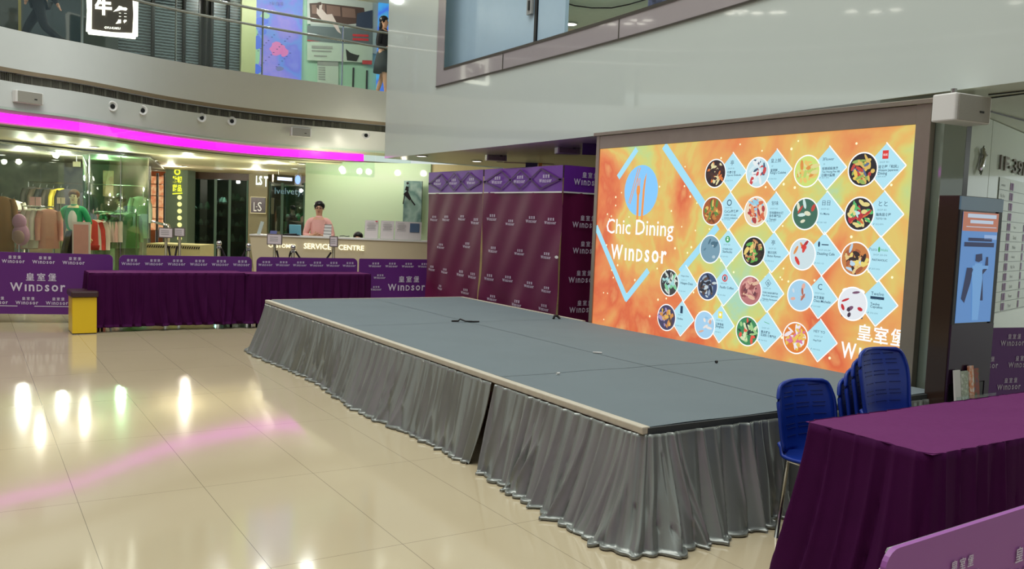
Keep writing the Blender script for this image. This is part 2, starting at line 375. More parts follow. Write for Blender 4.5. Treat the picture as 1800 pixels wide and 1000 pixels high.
# ---- glossy white fascia on the right with its window
WP = [onz(676, 278, ZS), onz(1060, 237, ZS), onz(1800, 143, ZS)]
WP = [Vector((p.x, p.y, 0)) for p in WP]; dd = (WP[2]-WP[1]).normalized()
WP = cr([WP[0], WP[1], WP[2], WP[2]+dd*3.5, WP[2]+dd*8], 10)
WT = [tuple(p) for p in WP]
def onwall(x, y): return onpath(x, y, WT)
wl = onwall(768, 140); wi = onwall(782, 115); z_out = sum(onwall(*p).z for p in [(768, 151), (1020, 87), (1200, 42)])/3; z_in = sum(onwall(*p).z for p in [(782, 121), (1020, 52), (1150, 15)])/3
def wall_part(p, q): # sub-path from the y of p to the y of q
    a = [v for v in WP if q.y < v.y < p.y]; return [Vector((p.x, p.y, 0))]+a+[Vector((q.x, q.y, 0))]
def pstrip(mb, path, z0, z1, off=0, back=False):
    P = [Vector((v.x, v.y, 0)) for v in path]; n = len(P); N = []
    for i, v in enumerate(P):
        d = (P[min(i+1, n-1)]-P[max(i-1, 0)]).normalized(); N.append(v+Vector((d.y, -d.x, 0))*off)
    # d points towards -Y, so (d.y,-d.x) points to -X, the hall side
    mb.add([v+Vector((0, 0, z0)) for v in N]+[v+Vector((0, 0, z1)) for v in N], [(i, i+1, n+i+1, n+i) for i in range(n-1)])
ZT = 9.0
wend = WP[-1]; op_end = onwall(1560, 10)
m = MB(); full = wall_part(WP[0]+Vector((0, 1e-4, 0)), wend)
pstrip(m, full, ZS, z_out); pstrip(m, wall_part(WP[0], wl), z_out, ZT); pstrip(m, wall_part(op_end, wend), z_out, ZT); pstrip(m, wall_part(wl, op_end), 6.6, ZT)
m.quad(WP[0]+Vector((0, 0, ZS)), WP[0]+Vector((2.6, .4, ZS)), WP[0]+Vector((2.6, .4, ZT)), WP[0]+Vector((0, 0, ZT)))
struct('wall_right', m, M_gloss, smooth=False)
m = MB()  # soffit of the right-hand floor
n = len(full); m.add([Vector((p.x, p.y, ZS)) for p in full]+[Vector((p.x+9, p.y+.5, ZS+.02)) for p in full], [(i, i+1, n+i+1, n+i) for i in range(n-1)])
struct('ceiling_right', m, mat('grey_green_soffit', (196, 200, 178), .3, var=.03))
# window border, frame and blue panel
M_mauve = mat('mauve_grey_glass_border', (158, 152, 154), .08, coat=.5, var=.02)
m = MB(); pstrip(m, wall_part(wl, op_end), z_out, z_in, .012); pstrip(m, wall_part(wl, wi), z_in, 6.6, .012); struct('trim_6', m, M_mauve)
m = MB(); m.mi = 0
for pa, z0, z1 in ((wall_part(wl, op_end), z_out-.012, z_out+.008), (wall_part(wi, op_end), z_in-.012, z_in+.02)): pstrip(m, pa, z0, z1, .02)
q = onwall(769.5, 100); pstrip(m, wall_part(wl, q), z_out, 6.6, .02); q = onwall(783.5, 80); pstrip(m, wall_part(wi, q), z_in, 6.6, .02)
for x, y in ((885, 105), (1089, 55)):
    a, b = onwall(x, y), onwall(x+1.3, y); pstrip(m, wall_part(a, b), z_out, z_in, .018)
struct('trim_7', m, mat('dark_bronze_line', (58, 52, 44), .4))
M_bluep = mat('powder_blue_panel', (160, 186, 202), .25, var=.03)
inn = Vector((.35, 0, 0))
pa, pb, pc = [onpath(x, 60, [(v.x+.25, v.y, 0) for v in WP]) for x in (783, 941, 992)]
m = MB(); m.wallbox((pa.x, pa.y+.1), (pb.x, pb.y), z_in-.3, 6.6, .05); m.wallbox((pb.x, pb.y-.05), (pc.x, pc.y), z_in-.3, 6.6, .05); struct('window_1', m, M_bluep)
m = MB(); m.wallbox((pb.x-.02, pb.y+.01), (pb.x-.02, pb.y-.04), z_in-.3, 6.6, .05)
struct('trim_8', m, M_black)
lk = onpath(932, 10, [(v.x+.22, v.y, 0) for v in WP]); m = MB(); m.box(lk, (.03, .12, .22)); m.mi = 1; m.box(lk+Vector((-.02, 0, 0)), (.02, .03, .12))
m.build('panel_lock', [M_grey, M_black], label='small grey lock plate on the powder-blue panel beside its dark joint', cat='lock')
# room seen through the rest of that window
m = MB(); pd = WP[14]; m.bb(7.0, -2, z_in-.4, 13, 12.5, z_in-.35); struct('floor_gallery', m, M_tile1)
m = MB(); m.bb(6.6, -4, 5.5, 8.6, 13.0, 5.55); m.bb(8.6, -4, 5.5, 16, 14.6, 5.55); struct('ceiling_gallery', m, mat('pale_green_white_ceiling', (206, 222, 206), .5))
m = MB(); m.bb(15, -4, 2.8, 15.1, 13, 5.5); struct('wall_gallery', m, M_cream)
# ================================================================== THE STAGE
X0, X1, Y0, Y1, ZST = 2.89, 5.44, 3.30, 9.85, .58
st = thing('stage', 'long low stage covered in blue-grey carpet in front of the lit screen', 'stage', ((X0+X1)/2, (Y0+Y1)/2, 0))
def S(mb, name, m, **k):   # part of the stage, written in hall coordinates
    o = mb.build(name, m, st, **k); o.matrix_parent_inverse = Matrix.Translation(-Vector(st.location)); return o
xs = [X0+.05, 4.2, X1]; ys = [Y0, 4.76, 7.43, Y1]
for i in range(2):
    for j in range(3):
        a, b, c, d = xs[i]+.0035, ys[j]+.0035, xs[i+1]-.0035, ys[j+1]-.0035
        rc = .1 if (i == 0 and j == 0) else 0
        def top(u, v, a=a, b=b, c=c, d=d): x = a+(c-a)*u; y = b+(d-b)*v; return (x, y, ZST+.002*math.sin(x*9+y*4)*math.sin(y*7))
        m = MB(); m.bb(a, b, ZST-.02, c, d, ZST-.004); m.grid(top, 12, 16)
        S(m, 'carpet_panel', M_carpet)
m = MB(); m.bb(X0+.06, Y0+.06, ZST-.12, X1-.02, Y1-.02, ZST-.022); S(m, 'deck', mat('plywood_deck', (120, 100, 70), .7, scale=30))
m = MB(); m.bb(X0-.005, Y0-.01, ZST-.035, X0+.048, Y1, ZST+.004); S(m, 'edge_strip', M_edge, label='worn beige edging strip along the left side', bevel=.006)
m = MB(); m.bb(X0+.08, Y1, ZST-.03, X1, Y1+.03, ZST+.003); S(m, 'edge_strip', M_edge)
m = MB(); m.bb(X1-.02, 7.2, ZST-.03, X1+.02, Y1, ZST+.006); S(m, 'edge_strip', M_edge)
m = MB(); m.bb(X0+.03, Y0-.012, ZST-.045, X1, Y0, ZST-.004); S(m, 'edge_strip', mat('dark_grey_edging', (62, 66, 66), .7), label='dark grey edging along the near end')
for x in (X0+.12, 4.2, X1-.1):
    for y in (Y0+.15, 4.62, 4.9, 7.43, Y1-.15):
        m = MB(); m.tube([(x, y, .06), (x, y, ZST-.12)], .024, 10); m.tube([(x, y, .1), (x, y, .2)], .03, 10); m.lathe([(.045, 0), (.045, .012), (.015, .03), (.015, .09)], (x, y, 0), 14)
        S(m, 'leg', M_steel)
# satin skirts: pleats that open towards the floor and break on it
def skirt(name, path, lengths, m, label, cat, seed, flare=.22, zt=None, zb=.0, amp=.05, group=None, pitch=.115, puddle=.045, parent=None, nv=26, step=.011, ridge=1.0, back=None, corner=0, tap=(0, 0)):
    rnd = random.Random(seed); P = [Vector(p) for p in path]; L = [0]
    for a, b in zip(P, P[1:]): L.append(L[-1]+(b-a).length)
    def pos(s):
        s = max(0, min(L[-1], s))
        for i in range(len(P)-1):
            if s <= L[i+1]+1e-9: t = (s-L[i])/(L[i+1]-L[i]); return P[i].lerp(P[i+1], t)
        return P[-1]
    def nrm(s):
        d = (pos(s+.12)-pos(s-.12)).normalized(); return Vector((-d.y, d.x, 0)) if back else Vector((d.y, -d.x, 0))
    zt = ZST-.035 if zt is None else zt
    folds = []; s = 0
    while s < L[-1]:
        folds.append((s, rnd.uniform(.45, 1), rnd.uniform(-.07, .07), rnd.uniform(.3, 1), rnd.uniform(.5, 1.3))); s += pitch*rnd.uniform(.55, 1.45)*(.5 if corner and abs(s-corner) < .22 else 1)
    big = [(rnd.uniform(0, 6.28), rnd.uniform(1.5, 4.5), rnd.uniform(.3, 1)) for _ in range(5)]
    nu = int(L[-1]/step)
    import bisect
    fs = [q[0] for q in folds]
    def f(u, v):
        s = u*L[-1]; v = min(v, 1); h = min(1, v/.93); d = 0; ds = 0
        i0 = bisect.bisect(fs, s)
        for q in folds[max(0, i0-4):i0+4]:
            wv = (.010+.013*h)*q[4]; x = (s-(q[0]+q[2]*h*h))/wv
            if abs(x) < 5:
                g = 1/(1+abs(x)**1.7*1.6)*math.exp(-x*x*.12); d += g*q[1]*(.3+.7*h**.8)*amp*ridge; ds += -x*g*.25*wv*h
        d *= .6; ph = s/pitch+(3.2*math.tanh((s-corner)/.14) if corner else 0)+.85*math.sin(s*2.3+seed)+.3*math.sin(s*7.1+seed*2)+h*h*.7*math.sin(s*1.3+seed); c = int(math.floor(ph)); rc = .25+.75*abs(math.sin(c*12.9898+seed)*43758.5 % 1)
        d += (abs(math.sin(PI*ph))**.55-.6)*rc*(.16+.84*h**.9)*amp*.8
        d += sum(math.sin(a+s*w)*c for a, w, c in big)*.012*h
        base = flare*(h**1.25)*(.75+.25*math.sin(s*2.1+seed))
        out = base+d; z = zt*(1-h)+zb*h
        if v > .93:
            k = (v-.93)/.07; w = .5+.5*math.sin(s*23+seed)*math.sin(s*7.3+2)
            out += puddle*w*math.sin(k*PI*.6); z = zb+.006+.012*math.sin(k*PI)*(1+.8*w)
        ds += h*h*(tap[0]*math.exp(-s/.12)-tap[1]*math.exp(-(L[-1]-s)/.12))
        p = pos(s)+nrm(s)*(out+.004)+(pos(s+.01)-pos(s-.01)).normalized()*ds
        return (p.x, p.y, max(z, zb+.004))
    mb = MB(); mb.grid(f, nu, nv)
    o = mb.build(name, m, smooth=True, label=label, cat=cat, group=group)
    so = o.modifiers.new('cloth', 'SOLIDIFY'); so.thickness = .003; so.offset = 1
    return o
def rounded(pts, r=.08, n=5):
    out = [Vector(pts[0])]
    for a, b, c in zip(pts, pts[1:], pts[2:]):
        a, b, c = Vector(a), Vector(b), Vector(c); p = b+(a-b).normalized()*r; q = b+(c-b).normalized()*r
        for k in range(n+1): t = k/n; out.append(p*(1-t)**2+b*2*t*(1-t)+q*t*t)
    return out+[Vector(pts[-1])]
gapy = 4.74
p1 = rounded([(X1-.6, Y1+.03, 0), (X0-.01, Y1+.03, 0), (X0-.01, gapy+.03, 0)], .1)
skirt('stage_skirt', p1, 0, M_skirt, 'grey satin stage skirt along the far half, up to the exposed metal foot', 'stage skirt', 3, flare=.17, amp=.075, pitch=.12, tap=(0, .07))
p2 = rounded([(X0-.01, gapy-.03, 0), (X0-.01, Y0-.015, 0), (3.74, Y0-.015, 0)], .1)
skirt('stage_skirt', p2, 0, M_skirt, 'grey satin stage skirt wrapping the near corner of the stage', 'stage skirt', 11, flare=.2, amp=.1, pitch=.115, step=.006, nv=34, corner=gapy-.03-Y0, tap=(.07, 0))
p3 = [(3.72, Y0-.012, 0), (X1, Y0-.012, 0)]
skirt('stage_skirt', p3, 0, M_skirt, 'grey satin stage skirt behind the blue chairs at the near end', 'stage skirt', 8, flare=.08, amp=.08, pitch=.1)
# scraps lying on the carpet
def scrap(name, px, py, label, cat, pts, r, m):
    o = onz(px, py, ZST+.006); mb = MB(); mb.tube([(o.x+a, o.y+b, o.z+c) for a, b, c in pts], r, 6); mb.build(name, m, label=label, cat=cat, smooth=True)
scrap('cable_scrap', 812, 565, 'black curl of cable lying where the stage carpet seams cross', 'cable', [(-.09, .05, 0), (-.03, .02, .004), (0, .04, .02), (.03, -.02, .005), (.1, -.05, .002), (.17, -.04, 0)], .009, M_black)
scrap('cable_scrap', 977, 560, 'small black plug lying near the back edge of the stage', 'plug', [(-.03, 0, 0), (-.01, .01, .03), (.02, 0, .025), (.05, -.01, 0)], .014, M_black)
scrap('tape_scrap', 1258, 637, 'tiny black tape ball on the near right part of the stage carpet', 'tape', [(0, 0, .004), (.015, 0, .006)], .011, M_black)
scrap('paper_scrap', 1050, 620, 'short white paper strip lying on the middle of the stage carpet', 'paper scrap', [(-.03, .02, .002), (.03, -.02, .002)], .006, M_white)
scrap('paper_scrap', 981, 657, 'small white paper crumb on the seam nearest the stage edge', 'paper scrap', [(-.012, 0, .003), (.012, 0, .004)], .007, M_white)
# ================================================================== LED WALL
XL = 5.50
sl, sr = onx(1048, 420, XL).y, onx(1597, 420, XL).y; zt = onx(1057, 262, XL).z; zb = .42
led = thing('led_screen', 'huge lit screen showing an orange and yellow restaurant advertisement behind the stage', 'screen', (XL, (sl+sr)/2, zb))
def Lp(mb, name, m, **k): o = mb.build(name, m, led, **k); o.matrix_parent_inverse = Matrix.Translation(-Vector(led.location)); return o
U, V = Vector((0, -1, 0)), Vector((0, 0, 1))
M_screen = ramp_mat('watercolour_screen', [(176, 222, 190), (202, 222, 140), (224, 216, 118), (240, 188, 100), (232, 206, 112), (240, 176, 96), (238, 158, 92), (238, 136, 80), (228, 108, 66), (240, 160, 100), (226, 216, 130)], scale=1.05, emit=.9, dist=.4, detail=5, rough=.5)
m = MB(); m.quad((XL, sl, zb), (XL, sr, zb), (XL, sr, zt), (XL, sl, zt)); 
rnd = random.Random(5); m.mi = 1
for k in range(110):
    o = Vector((XL, rnd.uniform(sr+.1, sl-.1), rnd.uniform(.62, zt-.05))); m.disc(o, U, V, rnd.choice((.008, .010, .012)), .0025, n=6)
scr = Lp(m, 'screen', [M_screen, glow('sparkle', (255, 250, 200), 1.1)])
M_fr = mat('bronze_metal_frame', (150, 142, 128), .32, metal=.6, var=.1)
m = MB(); m.bb(XL-.015, sl, zb, XL+.04, sl+.05, zt+.15); m.bb(XL-.015, sr-.11, zb, XL+.04, sr, zt+.15); m.bb(XL-.012, sr+.0005, zt, XL+.035, sl-.0005, zt+.13)
m.bb(XL-.035, sr-.14, zt+.131, XL+.045, sl+.08, zt+.165); Lp(m, 'frame', M_fr, bevel=.003)
m = MB(); m.bb(XL+.005, sr, zb, XL+.06, sl, zt); Lp(m, 'cabinet_back', M_black)
def scp(x, y): p = onx(x, y, XL); return p
def lg(mb, name, m, **k):
    return mb.build(name, m, scr, **k)
E_w = glow('screen_white', (225, 245, 250), 1.0); E_b = glow('screen_pale_blue', (160, 222, 245), 1.0); E_sky = glow('screen_sky_blue', (130, 200, 250), 1.0)
E_ink = glow('screen_navy', (24, 62, 92), .9); E_gr = glow('screen_grey_text', (110, 150, 165), .9); E_or = glow('screen_orange_ink', (240, 150, 70), 1.0); E_red = glow('screen_red', (220, 50, 50), 1); E_gn = glow('screen_green', (60, 160, 90), 1); E_y = glow('screen_yellow', (244, 226, 90), 1); E_ora = glow('screen_text_white', (250, 252, 250), 1.05)
def bars(mb, pts, w, off=-.002):
    for (ax, ay), (bx, by) in pts:
        a, b = scp(ax, ay), scp(bx, by); o = Vector((XL, 0, 0)); mb.bar((-a.y, a.z), (-b.y, b.z), w, o, U, V, .003)
for seg, w in (([((1120, 262), (1087, 312))], .06), ([((1048, 398), (1102, 527)), ((1099, 527), (1140, 475))], .06), ([((1168, 256), (1240, 365))], .075), ([((1262, 398), (1196, 478))], .065)):
    m = MB(); bars(m, seg, w); lg(m, 'diamond_line', E_b, label='pale blue line of a broken diamond')
c = scp(1127, 335); m = MB(); m.disc(c, U, V, .245, .004); lg(m, 'plate_emblem', E_sky, label='blue disc with chopsticks, fork and knife')
m = MB()
for a, b in (((-.05, .22), (-.17, -.12)), ((-.02, .22), (-.15, -.13))): m.bar(a, b, .009, c, U, V, .006)
m.bar((-.035, -.02), (-.03, -.28), .03, c, U, V, .006); m.disc(c+U*-.035+V*-.0, U, V, .028, .006, ry=.05)
for k in (-1, 0, 1): m.bar((-.035+k*.018, .03), (-.035+k*.018, .12), .008, c, U, V, .006)
m.flat([(.02, -.28), (.05, -.28), (.06, .02), (.075, .17), (.045, .1), (.03, .0)], c, U, V, .006)
lg(m, 'cutlery_emblem', E_or)
p = scp(1066, 418); q = scp(1184, 418); m = MB(); m.text('Chic Dining', p+V*.0, U, V, w=(p.y-q.y), off=.005, bold=.005); lg(m, 'headline_lettering', E_ora); m = MB()
p = scp(1074, 455); q = scp(1172, 455); m.text('WINDSOR', p, U, V, h=.15, w=(p.y-q.y), off=.005, bold=.03)
lg(m, 'headline_lettering', E_ora, label='white headline lettering')
m = MB(); p = scp(1478, 628); m.text('WINDSOR', p, U, V, h=.12, w=.58, off=.005, bold=.03)
for k, ch in enumerate('皇室堡'): m.text(ch, p+U*(.13+k*.135)+V*.15, U, V, h=.12, w=.115, off=.005, bold=.015)
lg(m, 'mall_logo', E_ora)
DIAM = glow('card_ice_blue', (176, 226, 240), 1.0)
tiles = [ # circle px, diamond px, palette, logo text, shop line, name lines, phone
 ((1259,305),(1287,302),[(40,20,24),(70,40,30),(235,225,170),(120,170,80),(225,120,50),(60,30,30)],'亭',['牛摩食堂','Gyu-no Shokudo'],'SHOP 401'),
 ((1333,303),(1364,298),[(200,232,240),(220,240,245),(210,70,70),(60,90,120),(240,245,245)],'皇上鮮',['皇室鮮','King\'s Cuisine'],'4F'),
 ((1420,301),(1456,295),[(210,230,120),(232,222,150),(240,200,110),(190,215,110),(226,150,70)],'3Flower',['稻香超級漁港','Tao Heung Pier 88','日韓大醬燉'],'3F'),
 ((1518,298),(1556,292),[(30,26,34),(225,190,100),(240,205,90),(200,70,60),(150,180,90),(90,110,150)],'和民',['居食屋「和民」','Watami Japanese','Dining'],'SHOP 401'),
 ((1254,371),(1282,371),[(170,90,40),(200,130,60),(235,200,100),(120,60,30),(90,140,60)],'O',['CoCo壱番屋','CURRY HOUSE','COCO ICHIBANYA'],'SHOP 402'),
 ((1330,372),(1362,373),[(240,220,190),(220,110,70),(235,150,100),(150,210,235),(180,60,60)],'甘味',['甘味圓林水打','烏冬專門店','Tamaki'],'SHOP 403'),
 ((1417,376),(1452,374),[(60,110,90),(210,235,230),(30,60,50),(120,190,160),(200,70,60),(230,230,200)],'日日',['Yo Mama'],'SHOP 401'),
 ((1512,376),(1552,376),[(40,34,38),(236,220,140),(220,110,60),(90,190,110),(200,235,235),(190,50,60)],'とと',['鮨魚居食屋','TOTO YA'],'SHOP 401'),
 ((1250,438),(1279,436),[(120,160,180),(215,230,235),(70,110,130),(180,205,215),(90,130,150)],'*',['STARBUCKS','Starbucks'],'SHOP 303'),
 ((1326,442),(1359,443),[(30,30,26),(230,180,120),(200,140,90),(100,180,80),(240,210,120),(60,40,30)],'亭',['鶏王拉麵','Butao Ramen'],'SHOP 302'),
 ((1412,447),(1447,446),[(210,230,235),(220,60,50),(230,150,80),(245,240,235),(180,40,50)],'i',['Dazzling Cafe'],'SHOP 203-204'),
 ((1505,455),(1545,455),[(205,130,70),(235,205,140),(50,34,34),(170,95,60),(190,220,240),(240,220,120)],'PastaHolic',['PASTAHOLIC'],'SHOP 203-204'),
 ((1178,497),(1204,498),[(60,60,60),(130,210,160),(170,220,220),(40,40,50),(220,230,220)],'Häagen-Dazs',['Häagen-Dazs'],'SHOP 12'),
 ((1245,503),(1274,504),[(60,80,120),(30,36,50),(150,170,190),(200,215,220),(90,70,60)],'P',['Pacific Coffee'],'SHOP 201'),
 ((1320,511),(1350,513),[(190,120,120),(110,60,70),(220,160,150),(150,80,80),(230,190,160)],'牛角',['牛角日本燒肉專門店','Gyu-Kaku Japanese','Yakiniku Restaurant'],'SHOP 101'),
 ((1408,519),(1441,522),[(170,215,240),(210,225,235),(235,180,160),(185,110,90),(190,225,245)],'C',['米芝蓮館','Chez-Michelin'],'SHOP 202A'),
 ((1500,534),(1542,533),[(235,240,245),(70,50,70),(120,80,110),(245,245,245),(200,40,50)],'Twelve',['Twelve','Cupcakes'],'SHOP 107'),
 ((1173,558),(1198,559),[(70,66,100),(235,190,90),(220,150,80),(90,70,60),(170,150,200)],'I',['Godiva'],'SHOP 6'),
 ((1240,571),(1266,569),[(170,215,245),(225,180,160),(240,235,230),(150,200,235)],'面',['江南春晚','Jiangnan'],'SHOP 105'),
 ((1315,582),(1347,583),[(60,140,90),(225,235,190),(240,90,70),(160,210,140),(40,60,50)],'~',['農夫粥台','蔬菜麵食專門店'],'SHOP 107'),
 ((1400,594),(1440,598),[(230,130,50),(245,245,250),(240,200,90),(225,120,160),(245,235,240)],'HEY YO',['HeyTOP'],'SHOP 107')]
for ti, (cp, dp, pal, lt, names, shop) in enumerate(tiles):
    c = scp(*cp); d = scp(*dp); D = (d-O).dot(fw)
    r = .12; h = .2; U0, V0 = U, V; U, V = U0*.79, V0*.79
    m = MB(); m.flat([(-h, 0), (0, -h), (h, 0), (0, h)], d, U, V, .005); card = lg(m, 'name_card', DIAM)
    m = MB()
    for a, b in (((-h-.01, 0), (0, -h-.01)), ((0, -h-.01), (h+.01, 0)), ((h+.01, 0), (0, h+.01))): m.bar(a, b, .011, d, U, V, .007)
    lx = -.055
    if lt == 'O': m.mi = 1; m.ringf(d+U*.0+V*.09, U, V, .024, .034, .008)
    elif lt == '*': m.mi = 3; m.disc(d+V*.095, U, V, .036, .008); m.mi = 0; m.disc(d+V*.09, U, V, .012, .009); m.flat([(-.02, .015), (0, .03), (.02, .015), (0, .02)], d+V*.09, U, V, .009)
    elif lt == 'P': m.mi = 4; m.ringf(d+V*.095, U, V, .026, .04, .008); m.mi = 1; m.flat([(-.012, -.02), (.012, -.02), (.01, .02), (-.01, .015)], d+V*.095, U, V, .008)
    elif lt == 'I': m.mi = 1; m.flat([(-.02, -.04), (.02, -.04), (.02, .045), (-.02, .045)], d+V*.095, U, V, .008)
    elif lt == '面': m.mi = 5; m.flat([(-.03, -.03), (.03, -.03), (.03, .045), (-.03, .045)], d+V*.09, U, V, .008); m.mi = 0; m.disc(d+V*.1, U, V, .016, .009)
    elif lt == '和民': m.mi = 4; m.flat([(-.03, -.035), (.03, -.035), (.03, .04), (-.03, .04)], d+V*.1, U, V, .008); m.mi = 0; m.text('和民', d+V*.09, U, V, w=.045, off=.009, align='c')
    elif lt == '牛角': m.mi = 1; m.ringf(d+V*.09, U, V, .034, .04, .008, n=4); m.text('角', d+V*.07, U, V, w=.03, off=.008, align='c')
    elif lt == '~': m.mi = 3; m.bar((-.03, .1), (.04, .085), .005, d, U, V, .008)
    elif lt == 'i': m.mi = 1; m.disc(d+U*-.05+V*.09, U, V, .012, .008, ry=.028); m.flat([(-.02, .082), (.06, .082), (.06, .092), (-.02, .092)], d, U, V, .008)
    elif lt == 'PastaHolic': m.mi = 2; m.text('Pasta', d+U*-.1+V*.07, U, V, w=.08, off=.008); m.mi = 3; m.disc(d+V*.085, U, V, .01, .008, ry=.025); m.text('Holic', d+U*.02+V*.07, U, V, w=.07, off=.008)
    else: m.mi = 1; m.text(lt, d+V*.07, U, V, w=min(.13, .04*len(lt)+.01), off=.008, align='c')
    if lt == 'Twelve': m.mi = 1; m.flat([(-.07, .035), (.07, .035), (.07, .06), (-.07, .06)], d, U, V, .008)
    m.mi = 2; m.text(shop, d+U*lx+V*.028, U, V, h=.016, off=.008)
    m.mi = 1; y = -.008
    for nm in names:
        w = min(.2, .0155*len(nm)) if nm.isascii() else min(.2, .03*len(nm)); m.text(nm, d+U*(lx-.01)+V*(y-.012), U, V, w=w, off=.008, bold=.01); y -= .032
    m.mi = 2; m.bar((-.085, -.1), (-.078, -.085), .006, d, U, V, .008); m.text('2%03d %04d' % ((ti*137+563) % 1000, (ti*911+2014) % 9999), d+U*-.065+V*-.1, U, V, h=.014, off=.008)
    lg(m, 'card_lettering', [E_ora, E_ink, E_gr, E_gn, E_red, E_y])
    U, V = U0, V0
    fmats = [glow('dish_%d_%d' % (ti, k), q, .92) for k, q in enumerate(pal)]; rq = random.Random(ti+40)
    m = MB(); m.mi = 7; m.disc(c, U, V, r, .010, n=36)
    nb_ = 34 if ti not in (6, 8, 10, 15, 16, 18) else 7
    for k in range(nb_):
        ra_, th_ = r*.74*math.sqrt(rq.random()), rq.random()*6.28; m.mi = 8+rq.randrange(len(pal)-1); a_ = rq.random()*3.14; l_, w_ = rq.uniform(.018, .045), rq.uniform(.008, .018)
        m.flat([(ra_*math.cos(th_)+l_*math.cos(q_)*math.cos(a_)-w_*math.sin(q_)*math.sin(a_), ra_*math.sin(th_)+l_*math.cos(q_)*math.sin(a_)+w_*math.sin(q_)*math.cos(a_)) for q_ in [2*PI*j/9 for j in range(9)]], c, U, V, .0101+.00002*k)
    m.mi = 1; m.ringf(c, U, V, r-.004, r+.006, .0105, n=36); U, V = U0*.85, V0*.85
    if ti in (6, 10): # cup shapes
        m.mi = 2; m.flat([(-.06, -.1), (.06, -.1), (.075, .03), (-.075, .03)], c, U, V, .011)
        if ti == 6: m.mi = 3; m.text('YO', c+V*-.07, U, V, w=.085, off=.012, align='c', bold=.03)
    if ti == 16:
        for sx in (-.06, .06):
            for k in range(3): m.mi = 3; m.flat([(-.045, -.03), (.045, -.03), (.055, .02), (-.055, .02)], c+U*sx+V*(-.09+k*.085), U, V, .011); m.mi = 1; m.disc(c+U*sx+V*(-.062+k*.085), U, V, .052, .012, ry=.025)
        m.mi = 4; m.disc(c+U*-.06+V*-.045, U, V, .02, .013)
    if ti == 8:
        for sx in (-.06, .07): m.mi = 2; m.flat([(-.04, -.08), (.04, -.08), (.05, .04), (-.05, .04)], c+U*sx, U, V, .011); m.mi = 3; m.flat([(-.05, .04), (.05, .04), (.04, .065), (-.04, .065)], c+U*sx, U, V, .011)
    if ti == 17:
        m.mi = 5; m.flat([(-.06, -.1), (.06, -.1), (.08, .0), (-.08, .0)], c, U, V, .011); m.mi = 6; m.disc(c+U*-.03+V*.04, U, V, .03, .012); m.mi = 1; m.disc(c+U*.03+V*.04, U, V, .03, .012)
    U, V = U0, V0
    lg(m, 'dish_picture', [E_w, E_ora, E_b if ti != 10 else E_or, E_ink, E_red, E_or, glow('lilac', (190, 150, 225), 1)]+fmats)
# ================================================================== POP-UP TENT BEHIND THE STAGE
XT = 5.60; ty0, ty1, ym = 7.90, 11.22, 9.66; zv, ztt = 1.93, 2.23
tent = thing('popup_tent', 'maroon pop-up tent with violet valance and printed walls behind the stage', 'tent', (XT+.8, (ty0+ty1)/2, 0))
def Tp(mb, name, m, **k): o = mb.build(name, m, tent, **k); o.matrix_parent_inverse = Matrix.Translation(-Vector(tent.location)); return o
def wob(y, z, s=0): return .012*math.sin(y*5+z*2+s)*math.sin(z*2.3+s)+.006*math.sin(y*13+z*7)+.010*max(0, math.sin(y*2.4-z*3.1+s))**6+.02*math.exp(-((z-.55)/.2)**2)*math.sin(y*7)
def side(y0, y1, z0, z1, s=0, off=0):   # wall facing the hall (-X)
    return lambda u, v: (XT+wob(y0+(y1-y0)*u, z0+(z1-z0)*v, s)*(1 if z1 < 2 else .4)-off, y0+(y1-y0)*u, z0+(z1-z0)*v)
for k, (a, b, s) in enumerate(((ty0+.02, ym-.015, 0), (ym+.015, ty1, 2))):
    m = MB(); m.grid(side(b, a, .02, zv, s), 40, 30); w = Tp(m, 'wall_panel', M_tent, smooth=True)
    m = MB(); m.grid(side(b, a, zv, ztt, s), 24, 6); va = Tp(m, 'valance', M_tentp, smooth=True)
    m = MB(); m.grid(lambda u, v: (XT-.006, b+(a-b)*u, zv+.016*v-.005), 6, 1); Tp(m, 'white_piping', M_white)
    m = MB()
    for t in (.2, .5, .82):
        yy = b+(a-b)*t; m.logo((XT-.01, yy, 2.09), (0, -1, 0), (0, 0, 1), .25 if k == 0 else .22, off=.012)
    m.build('printed_logo', M_print, va)
    m = MB(); rnd = random.Random(k+2)
    for r, z in enumerate((1.60, 1.22, .86, .62)):
        ts = (.13, .38, .66, .88) if r % 2 == 0 else (.17, .52, .85)
        if k == 1: ts = ts if r % 2 == 0 else (.3, .75)
        for t in ts:
            yy = b+(a-b)*t; zz = z+rnd.uniform(-.03, .03)
            m.logo((0, 0, 0), (0, -1, 0), (0, 0, 1), .2+rnd.uniform(-.01, .025), fn=lambda p, q, yy=yy, zz=zz, s=s: (XT+wob(yy-p, zz+q, s)-.007, yy-p, zz+q))
    m.build('printed_logo', M_print, w)
m = MB(); m.grid(lambda u, v: (XT+1.6*u, ty0+.01*math.sin(u*30), .02+(zv-.02)*v), 20, 8); w = Tp(m, 'wall_panel', M_tent, smooth=True)
m = MB()
for z, x in ((1.62, .32), (1.33, .34), (1.0, .3), (.66, .33)): m.logo((XT+x, ty0-.01, z), (1, 0, 0), (0, 0, 1), .38, off=.012)
m.build('printed_logo', M_print, w)
m = MB(); m.grid(lambda u, v: (XT+1.6*u, ty0-.004, zv+(ztt-zv)*v), 8, 3); va = Tp(m, 'valance', M_tentp)
m = MB(); m.logo((XT+.33, ty0-.01, 2.1), (1, 0, 0), (0, 0, 1), .4); m.build('printed_logo', M_print, va)
m = MB(); m.grid(lambda u, v: (XT+1.6*u, ty0-.008, zv-.005+.016*v), 2, 1); Tp(m, 'white_piping', M_white)
m = MB(); m.quad((XT, ty0, ztt), (XT+1.6, ty0, ztt), (XT+1.6, ty1, ztt), (XT, ty1, ztt)); Tp(m, 'roof', M_tentp)
